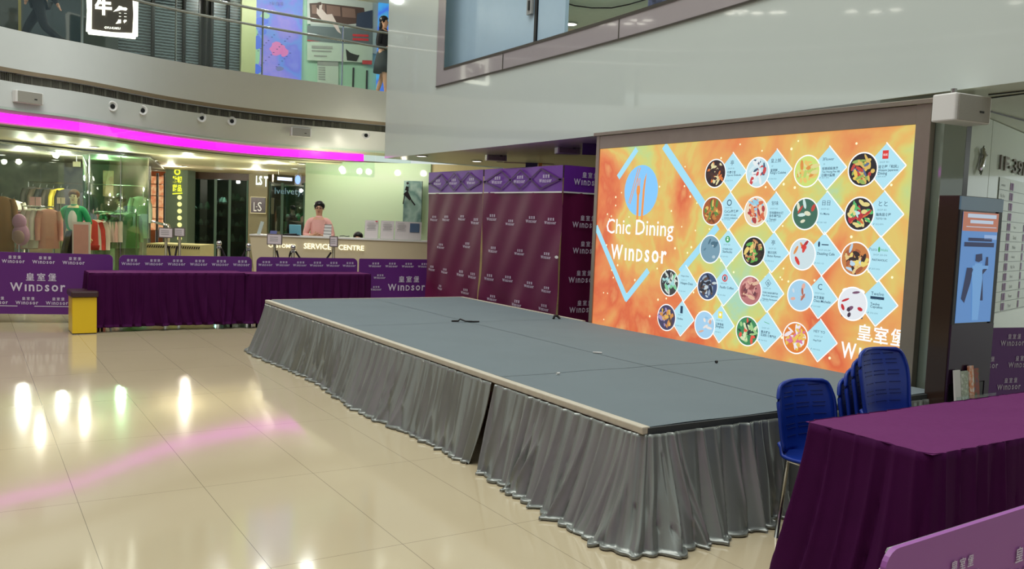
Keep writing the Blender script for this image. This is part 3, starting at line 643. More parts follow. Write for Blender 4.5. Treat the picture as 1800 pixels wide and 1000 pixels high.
for x in (XT+.07, XT+1.5):
    for y in (ty0+.05, ym, ty1-.05):
        m = MB(); m.box((x, y, 1.12), (.03, .03, 2.2)); Tp(m, 'pole', M_white)
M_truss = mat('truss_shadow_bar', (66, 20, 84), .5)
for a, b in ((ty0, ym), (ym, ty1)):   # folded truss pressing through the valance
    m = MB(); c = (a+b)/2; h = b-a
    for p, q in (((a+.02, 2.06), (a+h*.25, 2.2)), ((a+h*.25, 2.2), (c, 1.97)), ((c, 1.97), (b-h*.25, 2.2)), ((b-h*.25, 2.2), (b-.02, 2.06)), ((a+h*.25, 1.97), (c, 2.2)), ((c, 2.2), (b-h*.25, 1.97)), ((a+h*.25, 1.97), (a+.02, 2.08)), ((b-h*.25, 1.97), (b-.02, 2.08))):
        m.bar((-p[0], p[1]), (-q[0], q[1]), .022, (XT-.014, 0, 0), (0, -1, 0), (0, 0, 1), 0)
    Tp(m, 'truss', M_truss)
q = onx(982, 452, XT); m = MB(); m.disc(q+Vector((-.03, 0, 0)), (0, -1, 0), (0, 0, 1), .035, .0, ry=.016); Tp(m, 'torn_patch', M_white, label='small white torn patch near the corner')
# ================================================================== DRAPED TABLES
def cloth_table(label, x0, y0, x1, y1, zt, seed, group=None, zb=0.0, flare=.06, pitch=.16, amp=.05, sides=None, tlab=None, fold=True, cat='tablecloth'):
    t = thing('folding_table', tlab, 'table', ((x0+x1)/2, (y0+y1)/2, 0), 0, 'folding tables hidden under plum cloths')
    inv = Matrix.Translation(-Vector(t.location))
    m = MB(); m.bb(x0+.01, y0+.01, zt-.04, x1-.01, y1-.01, zt-.012); o = m.build('tabletop', M_grey, t, bevel=.005); o.matrix_parent_inverse = inv
    for x in (x0+.15, x1-.15):
        for y in (y0+.08, y1-.08):
            m = MB(); m.tube([(x, y, 0), (x, y, zt-.04)], .014, 8); o = m.build('leg', M_steel, t, smooth=True); o.matrix_parent_inverse = inv
    c = thing('tablecloth', label, cat, ((x0+x1)/2, (y0+y1)/2, 0), 0, group); cinv = Matrix.Translation(-Vector(c.location))
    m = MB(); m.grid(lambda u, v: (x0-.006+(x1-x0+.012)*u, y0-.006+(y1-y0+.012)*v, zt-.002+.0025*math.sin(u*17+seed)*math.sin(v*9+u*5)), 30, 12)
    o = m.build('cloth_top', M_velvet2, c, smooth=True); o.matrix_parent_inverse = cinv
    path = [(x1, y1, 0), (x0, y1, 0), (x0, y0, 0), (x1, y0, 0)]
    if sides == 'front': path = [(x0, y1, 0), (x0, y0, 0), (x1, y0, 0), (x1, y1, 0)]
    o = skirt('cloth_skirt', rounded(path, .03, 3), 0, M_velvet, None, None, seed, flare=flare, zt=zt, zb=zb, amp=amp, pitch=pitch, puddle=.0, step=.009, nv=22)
    o.parent = c; o.matrix_parent_inverse = cinv
    return c
cloth_table('dark plum velvet cloth draped over the near table beside the blue chairs', 3.16, 1.92, 5.4, 2.51, .762, 4, pitch=.13, amp=.085, flare=.085, tlab='folding table under the near plum cloth beside the blue chairs')
cloth_table('dark plum velvet cloth on the far table beside the yellow stool', 1.29, 11.85, 3.19, 12.33, .745, 6, 'plum cloths on the far tables', zb=.055, tlab='folding table under the far plum cloth beside the yellow stool', flare=.03, amp=.10, pitch=.15)
cloth_table('dark plum velvet cloth on the far table behind the stage corner', 3.22, 11.80, 5.00, 12.28, .735, 9, 'plum cloths on the far tables', zb=.055, tlab='folding table under the far plum cloth behind the stage corner', flare=.03, amp=.10, pitch=.15)
# ================================================================== BANNERS
def rrect(L, z0, z1, r, n=6):
    pts = []
    for cx, cy, a0 in ((L-r, z1-r, 0), (r, z1-r, 90)):
        for k in range(n+1): a = math.radians(a0+90*k/n); pts.append((cx+r*math.cos(a), cy+r*math.sin(a)))
    return [(L, z0)]+pts+[(0, z0)]
def banner(label, a, b, z0, z1, logos, big=None, r=.06, small=.2, foot=True, lines=False, rad=None, vinyl=None):
    a = Vector((a[0], a[1], 0)); b = Vector((b[0], b[1], 0)); L = (b-a).length; d = (b-a).normalized(); nb = Vector((-d.y, d.x, 0))
    t = thing('barrier_banner', label, 'banner', a.lerp(b, .5), 0, 'purple barrier banners'); inv = Matrix.Translation(-Vector(t.location))
    poly = rrect(L, z0, z1, r); m = MB(); f0 = [a+d*x+Vector((0, 0, z)) for x, z in poly]; n = len(f0)
    m.add(f0+[p+nb*.012 for p in f0], [tuple(range(n)), tuple(range(2*n-1, n-1, -1))]+[(i, n+i, n+(i+1) % n, (i+1) % n) for i in range(n)])
    o = m.build('banner_sheet', vinyl or M_purple, t); o.matrix_parent_inverse = inv
    m = MB()
    for x, z, w in [q for q in logos if q[0]-q[2]/2 > .01 and q[0]+q[2]/2 < L-.01]: m.logo(a+d*x+Vector((0, 0, z)), d, Vector((0, 0, 1)), w)
    if lines:
        for k, (x0, x1) in enumerate(lines): m.flat([(x0, z0+.1), (x1, z0+.1), (x1, z0+.11), (x0, z0+.11)], a, d, (0, 0, 1), .004)
        m.flat([(.25, z0+.035), (.28, z0+.035), (.28, z0+.06), (.25, z0+.06)], a, d, (0, 0, 1), .004); m.flat([(.75, z0+.035), (.79, z0+.035), (.79, z0+.06), (.75, z0+.06)], a, d, (0, 0, 1), .004)
    o = m.build('printed_logo', M_print, t); o.matrix_parent_inverse = inv
    if foot:
        m = MB(); pts = [(0.03, .02), (.03, z1-.03-r), (.03+r, z1-.03), (L-.03-r, z1-.03), (L-.03, z1-.03-r), (L-.03, .02)]
        m.tube([a+d*x+nb*.034+Vector((0, 0, z)) for x, z in pts], .014, 8); o = m.build('tube_frame', M_steel, t, smooth=True); o.matrix_parent_inverse = inv
        for x in (.03, L-.03):
            m = MB(); c = a+d*x+nb*.034; m.tube([c-nb*.14+Vector((0, 0, .012)), c+nb*.14+Vector((0, 0, .012))], .012, 6); o = m.build('foot', M_steel, t); o.matrix_parent_inverse = inv
    return t
M_mauve_v = mat('backlit_mauve_banner_vinyl', (150, 86, 158), .45, var=.05, scale=3)  # light on and through the near banners put into a paler vinyl colour
rows = []
for r, (z, off) in enumerate(((.85, 0), (.68, .2), (.5, .3), (.27, .1))):
    for k in range(9):
        x = .1+off+k*.34
        rows.append((x, z, .2))
bl0, bl1 = (-1.05, 13.55), (1.66, 12.66)
dL = math.hypot(bl1[0]-bl0[0], bl1[1]-bl0[1])
bigx = dL*((.72+1.05)/(1.66+1.05))+.08
ban1 = [(x, z, w) for x, z, w in [(dL-.12-.36*k-(.0, .0, .05, .2)[r], (.84, .67, .50, .30)[r], .27) for r in range(4) for k in range(7)] if not (z < .75 and z > .4 and abs(x-bigx) < .52)]+[(bigx, .55, .66)]
banner('purple mall banner behind the yellow stool, nearest the clothes shop window', bl0, bl1, .12, .93, ban1, lines=[(.1, .9), (1.1, 1.7), (1.9, 2.5)])
def row(L, n, z, w): return [((k+.5)*L/n, z, w) for k in range(n)]
banner('purple mall banner behind the far table with the yellow stool', (1.73, 12.62), (3.47, 12.52), .12, .93, row(1.74, 6, .84, .23)+row(1.74, 5, .62, .22), r=.07)
banner('purple mall banner in front of the word service on the counter', (3.53, 12.50), (5.02, 12.38), .12, .93, row(1.49, 6, .84, .2)+row(1.49, 5, .62, .2), r=.07)
banner('purple mall banner with a large logo beside the tent, left of its wall', (5.04, 12.36), (6.9, 12.26), .1, .93, [(.25+.27*k, .84, .2) for k in range(6)]+[(.33, .66, .19), (.27, .48, .19), (.33, .28, .19), (.62, .28, .19), (.95, .28, .19), (1.3, .28, .19), (.78, .56, .62)], r=.02)
# foreground pair, right under the camera
fa, fb = onz(1500, 1030, .93), onz(1990, 835, .93)
ga = onz(1556, 1000, .93); gb = onz(1800, 893, .965); gd = Vector((gb.x-ga.x, gb.y-ga.y)).normalized()
g0 = Vector((ga.x, ga.y))+gd*.0; g1 = g0+gd*1.5
lo_ = []
for (x, y, w) in ((1684, 1003, .17), (1800, 985, .24)):
    q = onpath(x, y, [(g0.x, g0.y), (g1.x, g1.y)]); lo_.append(((Vector((q.x, q.y))-g0).length, q.z, w))
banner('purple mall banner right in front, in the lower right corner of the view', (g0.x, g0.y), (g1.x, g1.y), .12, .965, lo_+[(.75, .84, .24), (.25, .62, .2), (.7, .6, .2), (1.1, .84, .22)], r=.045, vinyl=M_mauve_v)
h1 = g0-gd*.02; h0 = h1-gd*1.3
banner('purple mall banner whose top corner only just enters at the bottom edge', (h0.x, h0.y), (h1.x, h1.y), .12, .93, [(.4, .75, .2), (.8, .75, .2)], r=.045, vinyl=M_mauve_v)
ra = at(1700, 573, 6.45); rb = at(1900, 590, 6.9)
m_rows = [(.12+.36*k+(.1 if r % 2 else 0), .84-.17*r, .25) for r in range(5) for k in range(4)]
banner('purple mall banner behind the black kiosk, under the floor directory', (ra.x, ra.y), (rb.x, rb.y), .1, .93, m_rows, r=.02)
# ================================================================== BLUE CHAIRS
def blue_chair(label, loc, rz=0, group=None):
    t = thing('plastic_chair', label, 'chair', loc, rz, group)
    # shell profile: seat front lip -> seat -> back, chair faces -Y
    prof = [(-.40, .40), (-.385, .432), (-.34, .448), (-.22, .44), (-.10, .432), (-.035, .445), (-.005, .49), (.01, .56), (.022, .64), (.04, .72), (.062, .79), (.07, .812)]
    wd = [.17, .19, .205, .21, .205, .2, .195, .2, .205, .205, .18, .14]
    cv = cr([(0, y, z) for y, z in prof], 4); ww = [p.x for p in cr([(w, 0, 0) for w in wd], 4)]; n = len(cv)-1
    def f(u, v, off=0):
        i = min(n, int(round(v*n))); p = cv[i]; w = ww[i]; x = (u*2-1); sc = .045*x*x*(1 if v > .45 else .35)
        back = v > .5
        q = (x*w, p.y-(sc if back else 0), p.z+(0 if back else sc*1.1))
        return q
    m = MB(); m.grid(f, 14, n); o = m.build('seat_shell', M_blue, t, smooth=True)
    s = o.modifiers.new('thick', 'SOLIDIFY'); s.thickness = .012; s.offset = 0
    m = MB()      # rolled rim
    loop = [f(0, k/n) for k in range(n+1)]+[f(u/8, 1) for u in range(1, 8)]+[f(1, k/n) for k in range(n, -1, -1)]+[f(1-u/8, 0) for u in range(1, 9)]
    m.tube(loop, .011, 6, cap=False); m.build('rim', M_blue, t, smooth=True)
    m = MB()
    for k in range(9):   # grip slots pressed in the back
        v = .62+.036*k
        for a, b in ((.14, .34), (.4, .62), (.68, .86)):
            pts = []
            for j in range(4):
                u = a+(b-a)*j/3+.012*((k % 2)-.5); q = Vector(f(u, round(v*n)/n)); pts.append((q.x, q.y-.008, q.z))
            m.tube(pts, .0022, 4)
    m.build('slot_pattern', mat('deep_blue_slot', (8, 26, 92), .5), t)
    for sx in (-1, 1):
        m = MB(); m.tube([(sx*.15, -.28, .425), (sx*.155, -.26, 0)], .0115, 8); m.build('leg', M_steel, t, smooth=True)
        m = MB(); m.tube([(sx*.15, -.04, .43), (sx*.155, .0, 0)], .0115, 8); m.build('leg', M_steel, t, smooth=True)
        m = MB(); m.tube([(sx*.15, -.28, .422), (sx*.15, -.04, .425)], .0115, 8); m.build('side_rail', M_steel, t, smooth=True)
    return t
blue_chair('single blue plastic chair with ribbed back between the stage and plum table', (3.735, 2.985, 0), -.05)
names = ['bottom blue plastic chair of the stack behind the plum table', 'second-lowest blue plastic chair of the stack, its edge just showing', 'second-highest blue plastic chair of the stack, its edge showing', 'topmost blue plastic chair of the stack behind the plum table']
ch = None
for k, lb in enumerate(names):
    loc = (4.14-.002*k, 2.94-.04*k, .058*k)
    if ch is None: ch = blue_chair(lb, loc, .02, 'stacked blue chairs')
    else:
        c2 = copy_tree(ch); c2.location = loc; c2['label'] = lb
# ================================================================== YELLOW STOOL
a = onz(127, 588); b = onz(170, 588); b = ony(170, 588, a.y); b.z = 0; ang = .02; w = (b-a).length
t = thing('storage_stool', 'yellow box stool with brown padded seat beside the far plum table', 'stool', (a+b)/2, ang)
M_yel = mat('yellow_laminate', (222, 186, 30), .35, var=.03)
m = MB(); m.bb(-w/2, 0, .012, w/2, .02, .45); m.bb(-w/2, .36, .012, w/2, .38, .45); m.bb(w/2-.02, .02, .012, w/2, .36, .45); m.bb(-w/2, .02, .012, -w/2+.02, .36, .45); m.build('box_body', M_yel, t, bevel=.003)
m = MB(); m.bb(-w/2-.004, .03, .22, -w/2, .35, .44); m.build('side_panel', M_yel, t, bevel=.003)
m = MB(); m.bb(-w/2-.02, -.03, .455, w/2+.02, .4, .53); m.build('cushion', mat('brown_leatherette', (58, 34, 38), .35, bump=.1), t, bevel=.018)
m = MB(); m.bb(-w/2+.005, .005, 0, w/2-.005, .375, .012); m.build('plinth', M_black, t)
# ================================================================== RIGHT END: COLUMN, DIRECTORY WALL, KIOSK
cy = 3.46; ca, cb = 5.55, ony(1700, 220, cy).x
m = MB(); m.bb(ca, cy, 0, cb, cy+.5, ZS); M_col = mat('grey_green_mirror_glass', (124, 136, 122), .05, coat=.5, metal=.0, var=.03); struct('wall_column', m, M_col)
m = MB(); c2 = ony(1709, 220, cy).x; m.bb(cb+.002, cy-.0, 0, c2, cy+.4, ZS); struct('trim_9', m, M_black)
m = MB(); m.bb(ca+.02, cy-.012, 1.335, ca+.14, cy-.002, 1.35); m.build('metal_strip_handle', M_chrome, label='short horizontal chrome strip on the mirror column beside the screen frame', cat='metal strip')
pA = at(1708, 300, 6.75); dvr = RM @ Vector((2280-900, -(441-500), -F)); dvr.z = 0; dvr.normalize()
M_wp = mat('white_lacquer_panel', (196, 208, 196), .12, coat=.4, var=.02)
pB = pA+dvr*.55; pC = pA+dvr*9; kz = pB
# panels
jp = onpath(1739, 300, [tuple(pA), tuple(pC)])
m = MB(); m.wallbox(pA-dvr*.3, jp-dvr*.006, 0, ZS, .05); struct('wall_panel_left', m, M_wp)
m = MB(); m.wallbox(jp+dvr*.006, pC, 0, ZS, .05); struct('wall_directory', m, M_wp)
m = MB(); m.wallbox(pA-dvr*.3+Vector((.02, .06, 0)), pC+Vector((.02, .06, 0)), 0, ZS, .02); struct('wall_panel_back', m, M_black)
wpl = [tuple(pA-dvr*.3), tuple(pC)]
nrm = Vector((dvr.y, -dvr.x, 0))
def wp(x, y): return onpath(x, y, wpl)+nrm*.004
Z1 = Vector((0, 0, 1))
# seahorse-like chrome emblem
m = MB(); c = wp(1722, 283)
m.tube([c+dvr*a+Z1*b+nrm*.02 for a, b in ((-.055, -.1), (-.06, -.07), (-.03, -.03), (.0, .02), (.02, .05), (.03, .08))], [.008, .018, .018, .022, .02, .008], 8)
m.tube([c+dvr*a+Z1*b+nrm*.02 for a, b in ((-.03, -.11), (-.0, -.05), (.03, .01), (.05, .05), (.02, .075))], [.005, .012, .015, .024, .012], 8)
m.tube([c+dvr*a+Z1*b+nrm*.02 for a, b in ((-.02, .05), (-.03, .09), (-.01, .115))], [.014, .018, .006], 8)
m.build('wall_emblem', M_chrome, label='small chrome emblem on the narrow white panel left of 1F-39F', cat='emblem', smooth=True)
m = MB(); p = wp(1755, 298); m.text('1F-39F', p, dvr, Z1, h=.125, w=.95, off=.012, bold=.012); o = m.build('floor_number_sign', mat('bronze_letters', (112, 104, 92), .3, metal=.6), label='raised bronze lettering 1F-39F at the head of the directory wall', cat='sign')
s_ = o.modifiers.new('t', 'SOLIDIFY'); s_.thickness = .01
# directory sheet: rows of logos and level plates
d0 = wp(1746, 440); t = thing('floor_directory', 'white floor directory sheet listing tenants with purple level plates', 'directory', d0); inv = Matrix.Translation(-Vector(t.location))
def Dp(mb, nm, mt): o = mb.build(nm, mt, t); o.matrix_parent_inverse = inv
m = MB(); m.flat([(0, -.55), (1.3, -.55), (1.3, .62), (0, .62)], d0, dvr, Z1, .002); Dp(m, 'sheet', mat('directory_paper', (206, 216, 208), .3))
m = MB(); m2 = MB(); rr = random.Random(3)
tn = ['somebody', 'No. Five', 'Fluctus', 'Flower', 'Mobile', 'Clinic', 'Beauty', 'Figura', 'Travel', 'Academy', 'Yoga', 'Studio', 'Dental']
for r in range(13):
    z = .56-r*.088
    m.flat([(.0, z-.045), (1.3, z-.045), (1.3, z-.041), (0, z-.041)], d0, dvr, Z1, .004)
    m.text(tn[r], d0+dvr*.06+Z1*(z-.02), dvr, Z1, h=.03, off=.004)
    for q in range(2): x = .37+q*.065; m2.flat([(x, z-.035), (x+.05, z-.035), (x+.05, z+.03), (x, z+.03)], d0, dvr, Z1, .005)
    if r > 3: m.text(tn[(r*5) % 13], d0+dvr*.62+Z1*(z-.02), dvr, Z1, h=.03, off=.004); x = .98; m2.flat([(x, z-.035), (x+.05, z-.035), (x+.05, z+.03), (x, z+.03)], d0, dvr, Z1, .005)
Dp(m, 'tenant_lettering', mat('grey_print', (120, 130, 128), .5)); Dp(m2, 'level_plate', mat('mauve_plate', (120, 70, 128), .4))
# ceiling lines of the soffit at the right
m = MB()
for (a, b) in (((1737, 167), (1800, 160)), ((1737, 173), (1800, 165)), ((1737, 195), (1800, 212))):
    p, q = onz(a[0], a[1], ZS-.004), onz(b[0]+40, b[1]+(b[1]-a[1])*40/63, ZS-.004); m.wallbox(p, q, ZS-.006, ZS+.01, .012)
struct('trim_10', m, M_black)
# kiosk
ky = 3.16; k0, k1 = ony(1690, 345, ky).x, ony(1765, 352, ky).x; kt = ony(1690, 343, ky).z
t = thing('digital_kiosk', 'tall black digital kiosk with blue screen and brochure shelf', 'kiosk', ((k0+k1)/2, ky, 0)); inv = Matrix.Translation(-Vector(t.location))
def Kp(mb, nm, mt, par=None, **k): o = mb.build(nm, mt, par or t, **k); o.matrix_parent_inverse = inv if par is None else Matrix.Identity(4); return o
M_kb = mat('kiosk_brown_black', (52, 38, 32), .15, coat=.3)
m = MB(); m.bb(k0, ky+.012, .0, k1, ky+.15, kt); body = Kp(m, 'housing', M_kb, bevel=.004)
zs0, zs1 = ony(1700, 567, ky).z, ony(1715, 373, ky).z
m = MB(); sx0, sx1 = k0+.035, k1-.05
m.bb(k0+.004, ky, zs1+.01, k1-.004, ky+.012, kt-.004); Kp(m, 'glass_header', mat('blue_grey_header', (104, 134, 158), .08, coat=.5))
m = MB(); m.bb(k0+.004, ky, .66, k1-.004, ky+.012, zs0-.01); Kp(m, 'front_panel', mat('plum_black_panel', (42, 18, 44), .2))
m = MB(); m.bb(k0+.004, ky, .1, k1-.004, ky+.012, .5); m.bb(k0+.004, ky, .5, k0+.02, ky+.012, .66); m.bb(k1-.06, ky, .5, k1-.004, ky+.012, .66); Kp(m, 'lower_panel', mat('plum_black_panel', (42, 18, 44), .2))
for xa, xb in ((k0+.004, sx0), (sx1, k1-.004)): m = MB(); m.bb(xa, ky+.002, zs0-.012, xb, ky+.012, zs1+.012); Kp(m, 'bezel', M_black)
m = MB(); zm = zs0+(zs1-zs0)*.87; sw = sx1-sx0; m.quad((sx0, ky, zs0), (sx1, ky, zs0), (sx1, ky, zs1), (sx0, ky, zs1)); ks = Kp(m, 'screen', glow('kiosk_blue', (96, 146, 208), .75))
UX, o0 = Vector((1, 0, 0)), Vector((sx0, ky-.002, zs0)); hh = zs1-zs0
def R_(m, x0, z0, x1, z1, off=.0): m.flat([(x0*sw, z0*hh), (x1*sw, z0*hh), (x1*sw, z1*hh), (x0*sw, z1*hh)], o0, UX, Z1, off)
m = MB(); R_(m, 0, .83, 1, 1); m.mi = 1; R_(m, .12, .95, .93, .985, .001); R_(m, .2, .9, .85, .93, .001); R_(m, .1, .865, .95, .872, .001); m.mi = 2; R_(m, .18, .74, .85, .77, .001); R_(m, .08, .69, .92, .73, .001); m.mi = 3
R_(m, .62, .76, .98, .8, .001)
m.mi = 2   # dancing figure on the screen
for pts in ([(.42, .56), (.42, .62), (.6, .63), (.62, .57), (.52, .55)], [(.1, .22), (.2, .5), (.38, .5), (.33, .36), (.2, .18)], [(.72, .6), (.78, .6), (.8, .5), (.66, .44), (.72, .2), (.62, .2), (.58, .45), (.7, .5)]): m.flat([(a*sw, b*hh) for a, b in pts], o0, UX, Z1, .001)
m.mi = 4; m.flat([(a*sw, b*hh) for a, b in ((.45, .02), (.4, .3), (.35, .45), (.42, .54), (.62, .54), (.66, .4), (.62, .02))], o0, UX, Z1, .0015); R_(m, .35, .49, .8, .52, .002)
Kp(m, 'screen_picture', [glow('kiosk_orange', (196, 122, 96), .7), glow('kiosk_white', (190, 206, 225), .8), glow('kiosk_navy', (38, 48, 92), .6), glow('kiosk_lilac', (150, 180, 225), .8), glow('kiosk_figure', (112, 164, 218), .8)], ks)
m = MB(); m.bb(k0+.02, ky+.004, .505, k1-.062, ky+.012, .655); Kp(m, 'brochure_shelf', M_black)
bx = k0+.03
for k, (w_, h_, mt) in enumerate(((.07, .21, M_white), (.09, .2, ramp_mat('leaflet_mint', [(200, 214, 190), (150, 160, 140), (220, 225, 215)], 30)), (.06, .23, ramp_mat('leaflet_orange', [(230, 225, 215), (210, 120, 60), (225, 220, 210)], 25)), (.06, .21, ramp_mat('leaflet_dark', [(60, 80, 110), (150, 70, 50), (70, 110, 80)], 25)))):
    m = MB(); M_ = Matrix.Rotation(-.12, 3, 'X'); m.box((bx+w_/2, ky-.03, .545+h_/2), (w_-.006, .012, h_), M=M_)
    m.build('brochure', mt, label=['plain white folded brochure at the left end of the kiosk shelf', 'wide mint brochure, second on the kiosk shelf', 'orange-spotted brochure, third on the kiosk shelf', 'dark colourful brochure at the right end of the kiosk shelf'][k], cat='brochure', group='brochures on the kiosk shelf'); bx += w_
m = MB(); m.bb(k0+.02, ky-.06, .52, k1-.03, ky-.0, .535); m.bb(k0+.02, ky-.066, .52, k1-.03, ky-.06, .59); Kp(m, 'brochure_lip', glass_mat('acrylic', (240, 245, 245)))
m = MB(); q = ony(1672, 705, ky)
for k, ch_ in enumerate('皇室堡'): m.text(ch_, Vector((k0+.06+k*.06, ky-.003, .40)), UX, Z1, w=.045, off=.002, bold=.01)
Kp(m, 'lit_lettering', glow('violet_letters', (110, 30, 220), .9))
# low grey ramp box at the stage's right end
m = MB(); m.bb(X1+.02, 3.05, 0, X1+.30, 3.40, .56); m.build('stage_step', mat('grey_carpeted_box', (92, 98, 94), .8), label='grey carpeted box at the right end of the stage, in front of the mirror column', cat='step', bevel=.01)
# loudspeakers
def speaker(label, c, sz, rz, rx=0, dark=False):
    t = thing('wall_speaker', label, 'loudspeaker', c, rz); sx, sy, s2 = sz
    m = MB(); m.box((0, 0, 0), (sx, sy, s2)); m.build('cabinet', M_white if not dark else mat('grey_speaker_cabinet', (150, 150, 146), .5), t, bevel=.01)
    m = MB(); m.box((0, -sy/2-.004, 0), (sx*.86, .01, s2*.9)); m.build('grille', mat('speaker_grille_grey', (150, 148, 138), .6, scale=80), t)
    m = MB(); m.box((.2*sx, -sy/2-.011, -s2*.1), (.04, .004, .012)); m.build('badge', M_black, t)
    m = MB(); m.box((0, sy/2+.03, 0), (.06, .1, .05)); m.build('bracket', M_steel, t); return t
p = at(1690, 193, 5.66); p.z = min(p.z, 2.45); speaker('large grey loudspeaker under the white fascia beside the screen frame', (p.x, p.y, p.z), (.345, .17, .175), -.1)
m = MB(); m.tube([(p.x, p.y+.06, p.z+.06), (p.x, p.y+.06, ZS+.0)], .02, 8)
m.build('ceiling_mount', M_steel, label='short round steel mount holding the large grey loudspeaker under the fascia', cat='mount')
for x, y, d, sc, lb in ((872, 272, 13.2, .31, 'grey loudspeaker hanging above the tent, left of the pair'), (998, 258, 11.4, .31, 'white loudspeaker hanging above the tent, nearer the big screen')):
    p = at(x, y, d); speaker(lb, (p.x, p.y, p.z), (sc, .17, sc*.62), -.35)
    m = MB(); m.tube([(p.x, p.y, p.z+.05), (p.x, p.y, 2.66)], .012, 6); m.build('hanging_rod', M_steel, label='thin rod carrying the '+lb.split(' above')[0]+' from the ceiling', cat='rod')
for x, y, lb in ((45, 172, 'white loudspeaker box on the curved band, left of the round nozzles'), (527, 233, 'white loudspeaker box on the curved band above the magenta strip')):
    p = on_fascia(x, y); n_ = (ce-p); n_.z = 0; n_.normalize(); c = p+n_*.06; speaker(lb, (c.x, c.y, c.z), (.40, .1, .17), math.atan2(-n_.x, n_.y)+PI)
# round jet nozzles
nz0 = None
for i, (x, y) in enumerate(((197, 187), (250, 194), (354, 207), (407, 213), (643, 238))):
    p = on_fascia(x, y); n_ = (ce-p); n_.z = 0; n_.normalize(); rz = math.atan2(n_.y, n_.x)
    if nz0 is None:
        nz0 = thing('air_nozzle', '', 'air nozzle', (0, 0, 0), 0, 'round air nozzles on the curved band'); RY = Matrix.Rotation(PI/2, 4, 'Y')
        m = MB(); m.lathe([(.085, -.01), (.085, .008), (.075, .018), (.055, .012), (.05, .004)], n=28); m.v = [tuple(RY @ Vector(v)) for v in m.v]; m.build('rim_ring', M_white, nz0, smooth=True)
        m = MB(); m.lathe([(.036, .0), (.036, .014), (.03, .014)], n=20); m.v = [tuple(RY @ Vector(v)) for v in m.v]; m.build('dark_throat', M_black, nz0); o = nz0
    else: o = copy_tree(nz0)
    o.location = p+n_*.012; o.rotation_euler = (0, 0, rz)
    o['label'] = ['leftmost round air nozzle on the curved band, first of the left pair', 'second round air nozzle on the curved band, right of the leftmost', 'third round air nozzle on the curved band, left of the middle pair', 'fourth round air nozzle on the curved band, right in the middle pair', 'rightmost round air nozzle on the curved band, beside the white fascia edge'][i]
# ================================================================== BACK OF THE HALL, GROUND FLOOR
RV = math.atan2(-fw.x, fw.y)
def ptext(mb, txt, x0, x1, y, d, off=.01, h=None, bold=0):
    a, b = at(x0, y, d), at(x1, y, d); w = (Vector((b.x, b.y))-Vector((a.x, a.y))).length
    return mb.text(txt, a-fw*off, rt, Z1, w=w, h=h, off=.0, bold=bold)
def pl(px, d): p = at(px, 400, d); return Vector((p.x, p.y, 0))
def lamp(loc, power, col=(1, .93, .75), r=.06):  # point light, for ceiling downlights and for added fill without a fitting
    l = bpy.data.lights.new('downlight_and_fill_bulb', 'POINT'); l.energy = power; l.color = col; l.shadow_soft_size = r
    o = bpy.data.objects.new('downlight_and_fill_bulb', l); C.objects.link(o); o.location = loc
dl0 = None
def downlight(p, label, group, r=.085, z=None):
    global dl0
    if dl0 is None:
        dl0 = thing('downlight', label, 'downlight', p, 0, group)
        m = MB(); m.lathe([(.1, 0), (.1, -.008), (.086, -.012), (.084, -.004)], n=24); m.build('trim_ring', M_white, dl0, smooth=True)
        m = MB(); m.lathe([(.084, -.004), (.084, -.0065)], n=24); m.build('lens', M_lens, dl0); o = dl0
    else: o = copy_tree(dl0); o.location = p
    o['label'] = label; o['group'] = group; o.scale = (r/.085,)*3; return o
for x, y in ((82, 250), (125, 254), (165, 258), (213, 270), (256, 276), (326, 292)): downlight(onz(x, y, 2.655), 'bright round downlight in the cream ceiling before the clothes shop', 'downlights before the clothes shop')
for x, y in ((275, 299), (289, 303), (306, 304), (427, 307), (446, 307), (465, 308)): downlight(onz(x, y, 2.655), 'small far downlight in the cream ceiling before the dark shelves shop', 'far downlights before the dark shop')
for x, y in ((462, 287), (514, 284), (519, 296), (531, 288), (640, 289)): downlight(onz(x, y, 2.655), 'round downlight in the cream ceiling above the service counter', 'downlights above the service counter')
for x, y, z in ((741, 274, 2.555), (838, 283, 2.557), (749, 300, 2.655), (726, 310, 2.655)): downlight(onz(x, y, z), 'round downlight in the cream ceiling seen above the tent', 'downlights above the tent')
for px, d, pw in ((70, 15.4, 14), (150, 16.6, 20), (330, 18.5, 45), (480, 19.5, 45), (560, 17.5, 9), (610, 17.4, 9), (660, 17.2, 9), (710, 17.1, 9), (450, 23, 60), (300, 23, 40)):
    p = at(px, 300, d); lamp((p.x, p.y, 2.5), pw)  # the four nearest the pale green wall are added to brighten it
# shop ceiling, clothes-shop glass front
g0, g1 = onz(-60, 244, 2.6), onz(152, 267, 2.6)
gd_ = (g1-g0).normalized()
m = MB(); gx = g0-gd_*5; q1, q2 = pl(290, 24), pl(-400, 24)
m.prism([(gx.x, gx.y), (g1.x, g1.y), (pl(262, 18.2).x, pl(262, 18.2).y), (q1.x, q1.y), (q2.x, q2.y)], 2.585, 2.62); M_shopc = mat('grey_green_shop_ceiling', (92, 94, 74), .5); struct('ceiling_shop', m, M_shopc)
for i in range(4):
    a = g1-gd_*(1.05*i+.005); b = g1-gd_*(1.05*(i+1)-.005); m = MB(); m.wallbox(b, a, 0.02, 2.58, .012)
    m.build('shop_glass_pane', M_glass, label='tall clear glass pane of the clothes shop front left of the curved glass', cat='glass pane', group='flat panes of the clothes shop front')
cc = pl(207, 18.1); R_c = .66
def cyl(a0, a1, r, z0, z1, n=14):
    m = MB()
    def f(u, v): a = a0+(a1-a0)*u; q = cc-fw*math.cos(a)*r+rt*math.sin(a)*r; return (q.x, q.y, z0+(z1-z0)*v)
    m.grid(f, n, 1); return m
